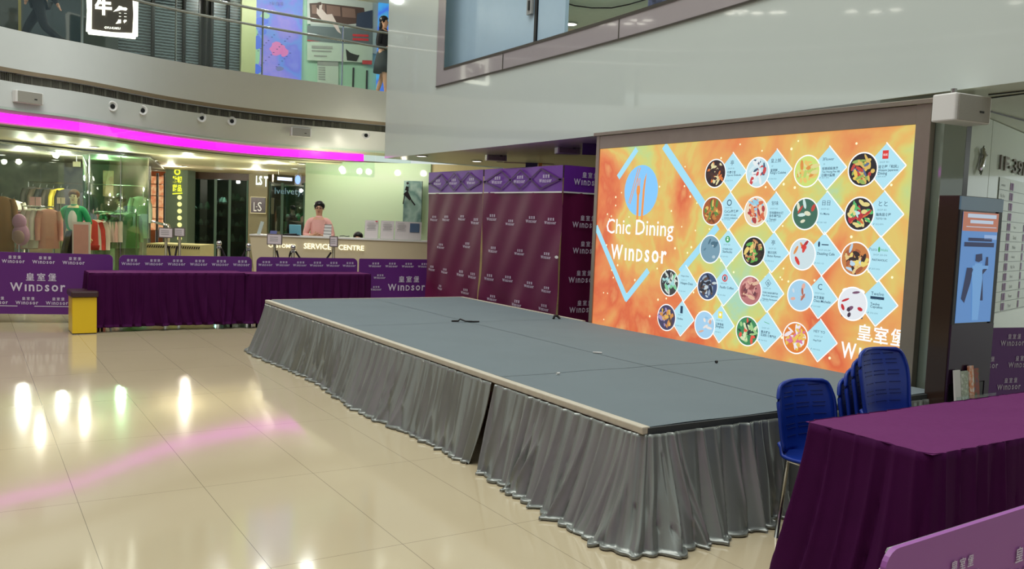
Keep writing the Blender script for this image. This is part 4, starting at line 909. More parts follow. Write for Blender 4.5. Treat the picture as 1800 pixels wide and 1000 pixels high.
for k in range(3):
    a0 = -1.5+k*1.0; m = cyl(a0+.01, a0+.99, R_c, .03, 2.58); o = m.build('curved_glass_panel', M_glassg, smooth=True, label=['left curved green glass panel at the clothes shop corner', 'middle curved green glass panel at the clothes shop corner', 'right curved green glass panel at the clothes shop corner'][k], cat='glass panel')
    s_ = o.modifiers.new('t', 'SOLIDIFY'); s_.thickness = .012
    m = cyl(a0-.012, a0+.012, R_c+.004, .03, 2.58, 2); m.build('glass_joint_strip', M_steel, o)
m = MB(); b0, b1 = pl(-350, 21.8), pl(262, 21.8); m.wallbox(b0, b1, 0, 2.6, .1); struct('wall_shop_back', m, ramp_mat('shop_back_wall', [(66, 72, 60), (88, 92, 78), (58, 62, 54), (110, 108, 88)], 1.2))
m = MB()
for x0, x1, y0, y1 in ((8, 30, 325, 370), (60, 80, 300, 330), (186, 200, 303, 348)): pass
for i, (x, y) in enumerate([(2, 272), (90, 266), (113, 269), (137, 272), (97, 281), (92, 285), (62, 290), (85, 290), (142, 297), (175, 293), (196, 293), (217, 293), (177, 301), (30, 283), (244, 297)]): downlight(onz(x, y, 2.58), 'small oval-looking light on the ceiling inside the clothes shop', 'ceiling lights inside the clothes shop', .07)
for px, d in ((40, 17.4), (110, 18.2), (180, 19.4), (215, 18.2)): p = at(px, 300, d); lamp((p.x, p.y, 2.4), 100, (1, .95, .85))
# hanging garments
def garment(label, px, ytop, d, col, turn=0.0, h=.78, w=.44, group=None, trousers=False):
    p = at(px, ytop, d); t = thing('hanging_coat', label, 'garment', p, RV+turn, group)
    mt = mat('cloth_%d_%d_%d' % col, col, .85, var=.08, sheen=.2); m = MB()
    lv = [(0, .05, .03), (-.02, .12, .04), (-.05, .2, .05), (-.12, .21, .06), (-.35, .19, .065), (-.6, .21, .07), (-h, .23, .075)]
    pf = []
    n = 14; v = []; f = []
    for z, a, b in lv:
        for k in range(n): th = 2*PI*k/n; v.append((a*w/.44*math.cos(th), b*math.sin(th)*(1+.25*math.sin(5*th)*(z < -.3)), z))
    for i in range(len(lv)-1):
        for k in range(n): f.append((i*n+k, i*n+(k+1) % n, (i+1)*n+(k+1) % n, (i+1)*n+k))
    m.add(v, f); m.build('body', mt, t, smooth=True)
    for sx in (-1, 1):
        m = MB(); m.tube([(sx*w*.4, 0, -.05), (sx*w*.52, -.01, -.2), (sx*w*.55, -.02, -.42), (sx*w*.55, -.03, -.6)], [.055, .055, .048, .042], 8); m.build('sleeve', mt, t, smooth=True)
    m = MB(); m.tube([(0, 0, 0), (0, 0, .05), (.02, 0, .07)], .004, 5); m.build('hanger_hook', M_steel, t); return t
def rail(label, x0, x1, y, d0, d1, top=None):
    a, b = at(x0, y, d0), at(x1, y, d1); b.z = a.z; t = thing('clothes_rail', label, 'clothes rail', (a.x, a.y, 0)); inv = Matrix.Translation(-Vector(t.location))
    m = MB(); m.tube([a, b], .014, 8); o = m.build('top_bar', M_steel, t, smooth=True); o.matrix_parent_inverse = inv
    for p in (a, b):
        m = MB(); m.tube([(p.x, p.y, 0), (p.x, p.y, a.z+.0)], .012, 8); o = m.build('upright', M_steel, t, smooth=True); o.matrix_parent_inverse = inv
rail('chrome clothes rail with coats inside the curved glass corner', 165, 240, 372, 17.6, 17.75)
coats = [(188, (214, 170, 160), 'pink coat at the left front of the rail'), (197, (160, 60, 46), 'rust red coat on the rail'), (201, (226, 222, 214), 'white coat right of the rust red coat'), (206, (38, 36, 34), 'black coat on the rail'), (211, (222, 214, 200), 'cream coat right of the black coat'), (216, (206, 190, 178), 'beige coat right of the cream coat'), (222, (212, 176, 168), 'pale rose coat at the right of the rail'), (229, (198, 190, 176), 'greyish coat at the right end of the rail')]
for i, (x, c_, lb) in enumerate(coats): garment(lb+' inside the curved glass corner', x, 374, 17.63+i*.018, c_, turn=1.05, h=.72, group='coats on the rail in the glass corner')
rail('white clothes rail with pink clothes behind the shop glass', 40, 95, 362, 16.4, 16.5)
for i, (x, y, c_, lb) in enumerate([(48, 368, (226, 176, 176), 'pink blouse'), (58, 366, (232, 224, 206), 'ivory blouse'), (67, 367, (222, 206, 190), 'beige blouse'), (76, 366, (236, 230, 216), 'white blouse'), (86, 367, (214, 150, 140), 'salmon blouse')]): garment(lb+' hanging on the white rail behind the shop glass', x, y, 16.45, c_, turn=.7, h=.75, w=.36, group='blouses on the white rail')
for i, (x, y, c_) in enumerate([(3, 345, (150, 104, 72)), (24, 352, (186, 180, 160)), (160, 386, (196, 70, 60)), (168, 386, (206, 196, 180))]): garment(['long brown coat at the far left edge of the clothes shop', 'pale long coat inside the clothes shop left of the pink backpack', 'small red top right of the pink sale board', 'beige top right of the small red top'][i], x, y, [16.2, 18, 17.2, 17.25][i], c_, turn=.5, h=[1.1, 1.2, .5, .6][i], w=.4)
# pink backpack on a stand
p = at(34, 378, 16.0); t = thing('backpack_display', 'pink backpack on a slim display stand behind the shop glass', 'backpack', p, RV)
m = MB(); m.ball((0, 0, -.12), .13, 1, .6, 1.1, 14, 10); m.ball((.02, .02, -.36), .17, .95, .55, 1.2, 14, 10); m.build('bag', mat('pink_satin', (214, 150, 196), .5), t, smooth=True)
m = MB(); m.ball((.03, -.09, -.4), .12, 1, .4, 1.05, 12, 8); m.build('front_pocket', mat('rose_pocket', (190, 146, 150), .6), t, smooth=True)
m = MB(); m.tube([(0, 0, -.5), (0, 0, -p.z)], .015, 6); m.lathe([(.14, 0), (.14, .02), (.02, .03)], (0, 0, -p.z), 16); m.build('stand', M_steel, t)
for i, (x, y, c_, lb) in enumerate([(58, 328, (60, 56, 50), 'dark grey coat'), (70, 330, (84, 70, 56), 'dull brown coat'), (82, 330, (40, 40, 42), 'black coat'), (94, 331, (70, 62, 54), 'taupe coat'), (107, 331, (196, 176, 60), 'mustard yellow top'), (118, 332, (44, 40, 38), 'black jacket'), (150, 338, (36, 36, 36), 'black hanging dress'), (246, 345, (120, 134, 110), 'sage coat')]): garment(lb+' on the back rail inside the clothes shop', x, y, 19.8, c_, turn=.6, h=.95, w=.4, group='coats on the back rail')
m = MB(); p, q = at(50, 325, 19.8), at(252, 325, 19.8); q.z = p.z = max(p.z, q.z)-.03; m.tube([p, q], .012, 6)
for v in (p, q, p.lerp(q, .5)): m.tube([v, (v.x, v.y, 0)], .012, 6)
m.build('back_rail', M_steel, label='long steel clothes rail at the back of the clothes shop', cat='clothes rail')
m = slab(181, 300, 198, 345, 20.5, .05); m.build('lit_poster', ramp_mat('amber_glow', [(246, 176, 118), (250, 196, 140), (226, 138, 90), (244, 170, 110)], 5, emit=.8), label='amber glowing upright poster seen through the curved glass corner', cat='lit poster')
# sale board
a, b, z0, z1 = rect(127, 390, 158, 446, 16.6); t = thing('sale_board', 'pink and white sale board standing beside the mannequin', 'sign board', a.lerp(b, .5)*1, 0); inv = Matrix.Translation(-Vector(t.location))
m = MB(); m.wallbox(a, b, .05, z1, .03); o = m.build('frame', M_white, t); o.matrix_parent_inverse = inv
m = MB(); a2, b2 = a.lerp(b, .08)-fw*.004, a.lerp(b, .92)-fw*.004; m.wallbox(a2, b2, .1, z1-.05, .003); o = m.build('pink_poster', mat('rose_poster', (216, 168, 160), .5), t); o.matrix_parent_inverse = inv
# display crates and boxes low in the shop
for i, (x0, y0, x1, y1, d, c_, lb) in enumerate([(52, 392, 92, 440, 16.9, (196, 186, 160), 'pale shelf block full of folded tops behind the pink rail'), (0, 368, 22, 444, 17.4, (52, 50, 46), 'dark cabinet at the far left inside the clothes shop'), (160, 395, 186, 446, 17.6, (150, 160, 136), 'low green-grey shop counter right of the sale board')]):
    m = slab(x0, y0, x1, y1, d, .4); a, b, z0, z1 = rect(x0, y0, x1, y1, d); m = MB(); m.wallbox(a, b, 0, z1, .4)
    for k in range(1, 6): m.wallbox(a-fw*.01, b-fw*.01, z1*k/6, z1*k/6+.03, .02)
    m.build('display_unit', mat('display_%d' % i, c_, .6), label=lb, cat='display unit')
for i, (x0, y0, x1, y1, d, c_, lb) in enumerate([(52, 346, 72, 362, 17, (222, 176, 180), 'pink price card above the white clothes rail'), (100, 347, 114, 358, 17, (222, 196, 178), 'cream price card left of the mannequin head'), (128, 284, 141, 293, 17.5, (214, 208, 170), 'small yellowish card hanging from the shop ceiling')]):
    m = slab(x0, y0, x1, y1, d, .01); m.build('price_card', mat('card_%d' % i, c_, .5), label=lb, cat='card')
    p = at((x0+x1)/2, y1, d); q = at((x0+x1)/2, y0, d); m = MB()
    if i < 2: m.tube([(p.x, p.y, 0), (p.x, p.y, q.z-.01)], .008, 6); m.lathe([(.1, 0), (.1, .015), (.02, .02)], (p.x, p.y, 0), 12)
    else: m.tube([(p.x, p.y, q.z), (p.x, p.y, 2.58)], .004, 5)
    m.build('card_pole', M_steel, label='slim pole carrying the '+lb.split(' above')[0].split(' left')[0].split(' hanging')[0], cat='pole')
# ---------------------------------------------------------------- people
def skin_mesh(name, J, E_, m, parent, sub=1):
    ks = list(J); me = bpy.data.meshes.new(name); me.from_pydata([J[k][0] for k in ks], [(ks.index(a), ks.index(b)) for a, b in E_], [])
    o = bpy.data.objects.new(name, me); C.objects.link(o); o.parent = parent; me.materials.append(m)
    md = o.modifiers.new('skin', 'SKIN'); md.use_smooth_shade = True
    for i, k in enumerate(ks): r = J[k][1]; me.skin_vertices[0].data[i].radius = (r, r) if not isinstance(r, tuple) else r
    me.skin_vertices[0].data[0].use_root = True
    s_ = o.modifiers.new('sub', 'SUBSURF'); s_.levels = sub; s_.render_levels = sub; return o
M_skin = mat('warm_skin', (206, 156, 124), .5, var=.03)
def person(label, loc, rz, s, shirt, legs, hair, arms, feet, skin=None, glasses=False, sleeve=.99, skirt_=False, cat='person', long_hair=False, cap=False, name='person'):
    t = thing(name, label, cat, loc, rz); t.scale = (s, s, s); sk = skin or M_skin
    J = {'pelvis': ((0, 0, .93), (.14, .1)), 'waist': ((0, 0, 1.08), (.12, .09)), 'chest': ((0, 0, 1.28), (.15, .1)), 'upper': ((0, .0, 1.4), (.11, .08)), 'neck': ((0, 0, 1.475), .05), 'jaw': ((0, -.012, 1.545), (.062, .066)), 'face': ((0, -.008, 1.61), (.074, .088)), 'crown': ((0, .006, 1.675), (.066, .078))}
    E_ = [('pelvis', 'waist'), ('waist', 'chest'), ('chest', 'upper'), ('upper', 'neck'), ('neck', 'jaw'), ('jaw', 'face'), ('face', 'crown')]
    for i, sx in enumerate((-1, 1)):
        el, wr, hd = arms[i]; kn, an = feet[i]; n = str(i)
        J['sh'+n] = ((sx*.165, 0, 1.385), .056); J['el'+n] = (el, .042); J['wr'+n] = (wr, .028); J['pa'+n] = (tuple(Vector(wr).lerp(Vector(hd), .45)), (.036, .018))
        E_ += [('upper', 'sh'+n), ('sh'+n, 'el'+n), ('el'+n, 'wr'+n), ('wr'+n, 'pa'+n)]
        d = (Vector(hd)-Vector(wr)); pa = Vector(J['pa'+n][0]); sd = d.cross(Vector((0, 1, .3))).normalized()
        for q in range(4):
            b = pa+sd*(.03-.02*q)+d*.15; c_ = b+d*(.45+(.05, .1, .06, -.05)[q])+Vector((0, .008, -.01)); J['f%s%da' % (n, q)] = (tuple(b), .009); J['f%s%db' % (n, q)] = (tuple(c_), .007); E_ += [('pa'+n, 'f%s%da' % (n, q)), ('f%s%da' % (n, q), 'f%s%db' % (n, q))]
        th = pa+sd*.045-d*.05; J['th'+n] = (tuple(th), .01); J['tt'+n] = (tuple(th+d*.3+sd*.012), .008); E_ += [('pa'+n, 'th'+n), ('th'+n, 'tt'+n)]
        J['hip'+n] = ((sx*.09, 0, .87), .085); J['kn'+n] = (kn, .055); J['ca'+n] = (tuple(Vector(kn).lerp(Vector(an), .35)), .052); J['an'+n] = (an, .036); J['to'+n] = (tuple(Vector(an)+Vector((0, -.15, -.045))), .03)
        E_ += [('pelvis', 'hip'+n), ('hip'+n, 'kn'+n), ('kn'+n, 'ca'+n), ('ca'+n, 'an'+n), ('an'+n, 'to'+n)]
    skin_mesh('body', J, E_, sk, t, 2)
    def grow(r, g): return tuple(x+g for x in r) if isinstance(r, tuple) else r+g
    K = {k: (J[k][0], grow(J[k][1], .014)) for k in ('chest', 'waist', 'pelvis', 'upper', 'sh0', 'sh1', 'el0', 'el1')}
    for n in '01': K['cu'+n] = (tuple(Vector(J['el'+n][0]).lerp(Vector(J['wr'+n][0]), sleeve)), .04)
    K['pelvis'] = ((0, 0, .9), (.15, .115)); K['upper'] = ((0, 0, 1.405), (.1, .085))
    skin_mesh('shirt', K, [('chest', 'waist'), ('waist', 'pelvis'), ('chest', 'upper'), ('upper', 'sh0'), ('upper', 'sh1'), ('sh0', 'el0'), ('sh1', 'el1'), ('el0', 'cu0'), ('el1', 'cu1')], shirt, t, 2)
    m = MB(); m.lathe([(.062, -.012), (.066, .01), (.056, .03)], (0, -.002, 1.455), 16); m.build('collar', shirt, t, smooth=True)
    if skirt_:
        m = MB(); m.lathe([(.13, 1.0), (.16, .9), (.2, .7), (.21, .55)], n=20); m.build('skirt', legs, t, smooth=True)
    else:
        K = {'pelvis': ((0, 0, .95), (.148, .108))}
        E2 = []
        for n in '01':
            K['hip'+n] = (J['hip'+n][0], .1); K['kn'+n] = (J['kn'+n][0], .074); K['an'+n] = (tuple(Vector(J['an'+n][0])+Vector((0, 0, .03))), .058); E2 += [('pelvis', 'hip'+n), ('hip'+n, 'kn'+n), ('kn'+n, 'an'+n)]
        skin_mesh('trousers', K, E2, legs, t, 2)
    for n in '01':
        a = Vector(J['an'+n][0]); m = MB(); m.ball((a.x, a.y-.06, a.z-.035), .05, .9, 2.3, .75, 12, 8); m.build('shoe', M_black, t, smooth=True)
    m = MB(); hv = []
    m.ball((0, .014, 1.665), .096, 1.0, 1.06, .98, 18, 12)
    m.v = [((x, y, z) if not (y < -.045 and z < 1.672) else (x*.92, y*.72, z+.012)) for x, y, z in m.v]
    m.v = [(x, y, max(z, 1.60)) for x, y, z in m.v]
    if long_hair: m.ball((0, .06, 1.52), .09, 1, .55, 1.8, 14, 10)
    m.build('hair', hair, t, smooth=True)
    if cap:
        m = MB(); m.ball((0, 0, 1.70), .1, 1, 1.08, .7); m.box((0, -.12, 1.68), (.14, .12, .012)); m.build('cap', M_black, t, smooth=True)
    m = MB(); m.add([(0, -.1, 1.645), (-.012, -.092, 1.592), (.012, -.092, 1.592), (0, -.114, 1.594), (0, -.094, 1.585)], [(0, 1, 3), (0, 3, 2), (1, 4, 3), (3, 4, 2)]); m.build('nose', sk, t, smooth=True)
    m = MB(); m.ball((0, -.083, 1.56), .018, 1.2, .35, .35, 10, 6); m.build('mouth', mat('lip_red', (160, 84, 76), .5), t, smooth=True)
    for sx in (-1, 1):
        m = MB(); m.ball((sx*.03, -.088, 1.628), .011, 1.2, .4, .7, 10, 6); m.build('eye', M_black, t, smooth=True)
        m = MB(); m.box((sx*.031, -.09, 1.65), (.03, .006, .006)); m.build('eyebrow', hair, t)
        m = MB(); m.ball((sx*.079, .005, 1.615), .022, .35, .7, 1.15, 10, 6); m.build('ear', sk, t, smooth=True)
    if glasses:
        m = MB()
        for sx in (-1, 1): m.tube([(sx*.032+.022*math.cos(a), -.103, 1.63+.017*math.sin(a)) for a in [2*PI*k/12 for k in range(13)]], .003, 5); m.tube([(sx*.054, -.1, 1.633), (sx*.08, .0, 1.63)], .0025, 5)
        m.tube([(-.01, -.104, 1.633), (.01, -.104, 1.633)], .003, 5); m.build('glasses', M_black, t)
    return t
STAND = [((-.1, .0, .48), (-.1, .02, .085)), ((.1, .0, .48), (.1, .02, .085))]
p = at(561, 380, 16.15)
person('person in pale pink shirt and glasses standing behind the service counter', (p.x, p.y, 0), RV+.12, 1.035, mat('pale_pink_shirt', (226, 170, 160), .7), M_black, M_black,
       [((-.24, -.02, 1.12), (-.07, -.2, 1.14), (.03, -.24, 1.17)), ((.25, -.02, 1.12), (.1, -.2, 1.13), (.0, -.25, 1.15))], STAND, glasses=True, sleeve=.75)
p = at(629, 430, 16.35)
person('person seated low behind the service counter, only dark hair showing above its edge', (p.x, p.y, -.415), RV, .96, mat('charcoal_shirt', (60, 60, 66), .8), M_black, M_black,
       [((-.24, -.05, 1.12), (-.15, -.28, 1.05), (-.1, -.36, 1.06)), ((.24, -.05, 1.12), (.15, -.28, 1.05), (.1, -.36, 1.06))], [((-.12, -.42, .88), (-.12, -.42, .52)), ((.12, -.42, .88), (.12, -.42, .52))])
m = MB(); m.bb(-.22, -.2, .34, .22, .22, .4); m.tube([(0, 0, 0), (0, 0, .36)], .03, 8); m.lathe([(.25, 0), (.25, .03), (.04, .05)], n=16); o = m.build('office_chair', M_black, label='black office chair hidden behind the service counter under the seated person', cat='chair'); o.location = (p.x, p.y, 0); o.rotation_euler = (0, 0, RV)
p = at(212, 400, 18.6)
person('person in a dark cap browsing inside the curved glass corner', (p.x, p.y, 0), RV-1.2, 1.04, mat('grey_top', (104, 96, 98), .8), M_black, M_black,
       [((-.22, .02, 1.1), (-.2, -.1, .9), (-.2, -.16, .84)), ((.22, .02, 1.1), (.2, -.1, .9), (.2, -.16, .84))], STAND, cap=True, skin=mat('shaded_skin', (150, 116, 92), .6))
# mannequin
p = at(130, 400, 16.9); M_man = mat('mannequin_cream', (214, 200, 150), .5)
person('headdress mannequin in green jacket, white top and black shorts behind the shop glass', (p.x, p.y, 0), RV+.2, 1.06, mat('bright_green_jacket', (34, 150, 98), .7), M_black, mat('brown_fur_hat', (120, 92, 70), .9, bump=.5),
       [((-.26, .03, 1.14), (-.27, -.02, .88), (-.27, -.04, .8)), ((.26, .03, 1.14), (.27, -.02, .88), (.27, -.04, .8))], STAND, skin=M_man, skirt_=True, sleeve=.1, cat='mannequin', long_hair=True, name='mannequin')
mq = [o for o in C.objects if o.name == 'mannequin'][0]
m = MB(); m.ball((0, -.075, 1.2), .1, .85, .5, 2.1, 14, 10); m.build('white_top', M_white, mq, smooth=True)
# ---------------------------------------------------------------- far recess left of the counter
m = MB(); m.wallbox(pl(262, 27), pl(292, 27), 0, 2.66, .1); struct('wall_recess', m, mat('warm_recess', (190, 120, 80), .6))
t = thing('lit_shelf', 'orange-lit glass shelf cabinet between the curved glass and green pillar', 'shelf cabinet', pl(276, 26.6)); inv = Matrix.Translation(-Vector(t.location))
a, b = pl(262, 26.7), pl(289, 26.7); m = MB(); m.wallbox(a, b, .85, 2.5, .02); o = m.build('glowing_back', ramp_mat('amber_glow', [(246, 176, 118), (250, 196, 140), (226, 138, 90), (244, 170, 110)], 5, emit=.8), t); o.matrix_parent_inverse = inv
for z in (.85, 1.2, 1.55, 1.9, 2.25, 2.5): m = MB(); m.wallbox(a-fw*.25, b-fw*.25, z, z+.025, .24); o = m.build('shelf', mat('peach_shelf', (214, 150, 110), .4), t); o.matrix_parent_inverse = inv
for x in (262.5, 276, 289): q = pl(x, 26.4); m = MB(); m.tube([(q.x, q.y, 0), (q.x, q.y, 2.6)], .04, 6); o = m.build('upright', M_steel, t); o.matrix_parent_inverse = inv
m = MB(); m.wallbox(pl(290, 25), pl(329, 25), 0, 2.66, .6); struct('wall_pillar', m, mat('sage_pillar', (112, 130, 112), .4))
a = at(312, 333, 25)-fw*.03; m = MB(); m.text('糖山', a-rt*.2+Z1*.0, rt, Z1, w=.2, h=.2, off=0, bold=.03); m.text('大兄', a-rt*.2+Z1*-.0, rt, Z1, w=.01, off=0)
m = MB(); m.text('糖朝', a-rt*.0+Z1*.18, rt, Z1, w=.26, h=.2, off=0, bold=.03, align='c'); m.text('甜品', a-Z1*.06, rt, Z1, w=.26, h=.2, off=0, bold=.03, align='c'); m.ringf(a+Z1*.5, rt, Z1, .05, .09, 0); m.bar((-.13, -.13), (.15, -.1), .03, a, rt, Z1)
m.build('lit_shop_sign', glow('yellow_sign', (236, 240, 60), 1.4), label='glowing yellow character sign with a ring on the green pillar', cat='sign')
for k, y in enumerate((347, 359, 371, 383, 395, 407, 419)):
    q = at(316, y, 25)-fw*.02; m = MB(); m.disc(q, rt, Z1, .065, 0); m.build('lit_dot', glow('yellow_dot', (250, 244, 150), 1.3), label='round yellow light in the column of dots on the green pillar', cat='light', group='yellow dots on the green pillar')
# handrail and low platform before the recess
q = [at(262, 387, 20), at(285, 394, 19.5), at(297, 396, 19.3), at(298, 402, 19.3)]; m = MB(); m.tube(q, .03, 8); q2 = q[-2]; m.tube([(q2.x, q2.y, 0), (q2.x, q2.y, q2.z)], .025, 8); m.build('handrail', M_chrome, label='dark chrome handrail ending right of the curved glass corner', cat='handrail', smooth=True)
m = MB(); m.wallbox(pl(258, 17.2), pl(352, 17.2), 0, .86, .8); pf_ = m.build('platform', mat('beige_platform', (190, 180, 128), .6), label='low beige platform with black and yellow hazard tape behind the banners', cat='platform')
m = MB(); a, b = pl(258, 17.19), pl(352, 17.19)
for k in range(24): s0 = a.lerp(b, k/24); s1 = a.lerp(b, (k+.55)/24); m.add([s0+Z1*.78, s1+Z1*.78, s1+Z1*.83+rt*.02, s0+Z1*.83+rt*.02], [(0, 1, 2, 3)])
m.build('hazard_tape', M_black, pf_)
# ---------------------------------------------------------------- dark shops at the back
m = MB(); m.wallbox(pl(326, 26), pl(436, 26), 2.46, 2.66, .1); m.wallbox(pl(468, 26), pl(540, 26), 2.4, 2.66, .1); struct('trim_11', m, mat('brown_lintel', (70, 50, 34), .4))
m = MB(); m.wallbox(pl(318, 30), pl(560, 30), 0, 2.66, .1); struct('wall_dark_back', m, ramp_mat('dark_shop_back', [(18, 24, 22), (34, 42, 38), (14, 18, 17), (46, 50, 44)], 1.5))
m = MB(); m.wallbox(pl(436, 25.6), pl(469, 25.6), 0, 2.66, .5); struct('wall_pillar_beige', m, mat('olive_beige_pillar', (128, 122, 92), .5))
for x0, x1, lb in ((332, 377, 'left dark glass shop front pane of the shelves shop'), (379, 402, 'middle dark glass shop front pane of the shelves shop'), (404, 434, 'right dark glass shop front pane of the shelves shop'), (472, 494, 'left dark glass door pane right of the beige pillar'), (496, 534, 'right dark glass door pane beside the pale green wall')):
    m = MB(); m.wallbox(pl(x0, 25.8), pl(x1, 25.8), .03, 2.44, .015); o = m.build('shop_glass_pane', glass_mat('smoky_glass', (150, 175, 165), .3), label=lb, cat='glass pane')
    for x in (x0, x1): m = MB(); q = pl(x, 25.79); m.box((q.x, q.y, 1.24), (.04, .04, 2.45)); m.build('edge_profile', mat('green_grey_profile', (84, 110, 98), .4), o)
for i, (x0, x1, zs_) in enumerate([(336, 376, (.5, 1.0, 1.5)), (382, 400, (.7, 1.3, 1.7)), (404, 434, (.5, 1.0, 1.4, 1.8)), (500, 534, (.6, 1.35))]):
    t = thing('wall_shelving', ['dark brown shelving with white goods, left in the dark shop', 'narrow dark shelving in the middle of the dark shop', 'dark shelving with grey boxes beside the beige pillar', 'dark brown shelf seen behind the glass door by the green wall'][i], 'shelving', pl((x0+x1)/2, 28)); inv = Matrix.Translation(-Vector(t.location))
    for z in zs_: m = MB(); m.wallbox(pl(x0, 28), pl(x1, 28), z, z+.05, .35); o = m.build('shelf', mat('dark_brown_shelf', (72, 46, 34), .5), t); o.matrix_parent_inverse = inv
    for x in (x0, x1): m = MB(); m.wallbox(pl(x, 28), pl(x+1.2, 28), 0, 2.2, .35); o = m.build('side', M_black, t); o.matrix_parent_inverse = inv
    rr = random.Random(i)
    for z in zs_:
        for k in range(3):
            x = x0+(x1-x0)*(.15+.27*k); h_ = rr.uniform(.1, .26); q = pl(x, 28.15); m = MB(); m.lathe([(.07, 0), (.09, h_*.3), (.05, h_*.8), (.03, h_)], (q.x, q.y, z+.05), 10)
            m.build('ornament', [M_white, M_grey, mat('mint_ceramic', (130, 160, 140), .4)][rr.randrange(3)], label='small ornament on the '+t['label'].split(',')[0].split(' in the')[0].split(' beside')[0].split(' seen')[0], cat='ornament', group='ornaments on shelving %s' % ('left', 'middle', 'pillar side', 'door side')[i])
for x, y in ((340, 315), (355, 316), (386, 314), (404, 315), (421, 316), (382, 322), (396, 322), (478, 324), (494, 326), (509, 326)): downlight(onz(x, y, 2.655), 'tiny ceiling light inside the dark shop at the back', 'tiny lights inside the dark shops', .08)
p = at(385, 300, 28); lamp((p.x, p.y, 2.3), 45, (.8, 1, .95)); p = at(510, 300, 28); lamp((p.x, p.y, 2.3), 25, (.8, 1, .95))
# signs on the pillar and doors
a, b, z0, z1 = rect(441, 347, 466, 374, 25.3); m = MB(); m.wallbox(a, b, z0, z1, .06); sg = m.build('square_sign', mat('dark_maroon_sign', (40, 16, 18), .3), label='square dark sign with silver letters LS on the beige pillar', cat='sign')
m = MB(); ptext(m, 'L', 446, 451, 371, 25.28, h=.26); ptext(m, 'S', 453, 460, 371, 25.28, h=.26); ptext(m, '-', 450, 452.5, 364, 25.28); m.build('lettering', glow('soft_white', (230, 225, 205), .9), sg)
m = MB(); a, b, z0, z1 = rect(440.2, 346, 467, 375.5, 25.36); m.wallbox(a, b, z0, z1, .04); m.build('halo_rim', glow('warm_rim', (220, 205, 150), .8), sg)
m = MB(); ptext(m, 'LS', 450, 461, 325, 25.55, h=.27, bold=.03); ptext(m, 'T', 464, 471, 328, 25.55, h=.3, bold=.03); m.build('lit_letters', glow('white_letters', (235, 250, 240), 2), label='glowing white letters LST above the square dark sign', cat='sign')
a, b, z0, z1 = rect(481, 307, 519, 321, 22.5); a.z = b.z = 0; b2 = b+fw*.5; m = MB(); m.wallbox(a, b2, z0, z1, .08); sg = m.build('light_box_sign', mat('olive_light_box', (62, 60, 40), .4), label='small hanging light box with a blue-white strip left of the blue round lamp', cat='sign')
m = MB(); m.wallbox(a.lerp(b2, .15)-fw*.01, a.lerp(b2, .7)-fw*.01, z0+.06, z1-.06, .01); m.build('lit_strip', glow('ice_strip', (210, 225, 255), 1.8), sg)
m = MB(); q = at(490, 307, 22.5); m.tube([(q.x, q.y, z1), (q.x, q.y, 2.66)], .01, 6); m.build('rod', M_steel, sg)
q = at(523.5, 316, 22.4); m = MB(); m.disc(q, rt, Z1, .07, .0, ry=.11); m.mi = 1; m.box(q+fw*.03, (.17, .04, .26), rz=RV); m.tube([q+fw*.03, (q+fw*.03).xy.to_3d()+Z1*2.66], .008, 6); m.build('round_lamp_sign', [glow('blue_lamp', (120, 160, 255), 1.8), M_grey], label='oval blue lit sign hanging beside the pale green wall', cat='sign')
m = MB(); ptext(m, 'Ivelvety', 483, 530, 344, 25.7); m.build('dim_blue_lettering', glow('teal_letters', (60, 120, 130), .7), label='dim teal lettering on the dark glass door by the green wall', cat='lettering')
# ---------------------------------------------------------------- pale green wall and poster
m = MB(); m.wallbox(pl(535, 18.2), pl(754, 17.6), 0, 2.66, .15); struct('wall_pale_green', m, M_green)
m = MB(); m.wallbox(pl(742, 17.7), pl(1100, 16.5), 0, 2.66, .15); struct('wall_behind_tent', m, mat('warm_cream_wall', (206, 190, 140), .5))
a, b, z0, z1 = rect(709, 318, 741, 396, 17.5, d1=17.4); m = MB(); m.wallbox(a, b, z0, z1, .04); po = m.build('poster', ramp_mat('sea_poster', [(96, 130, 122), (130, 156, 148), (70, 104, 100), (150, 168, 160)], 2.2), label='blue-grey poster with a small black jumping figure left of the tent', cat='poster')
m = MB(); c_ = at(713, 352, 17.38)
for pts in ([(0, .35), (.04, .37), (.06, .33), (.02, .31)], [(-.05, .12), (.03, .2), (.12, .02), (.08, 0)], [(.12, .02), (.2, -.08), (.18, -.1), (.1, -.0)], [(-.03, .1), (0, .18), (-.04, -.08), (-.06, -.07)], [(-.02, .2), (.0, .28), (.05, .27), (.05, .18)]): m.flat(pts, c_, rt, Z1, 0)
m.build('printed_figure', M_black, po)
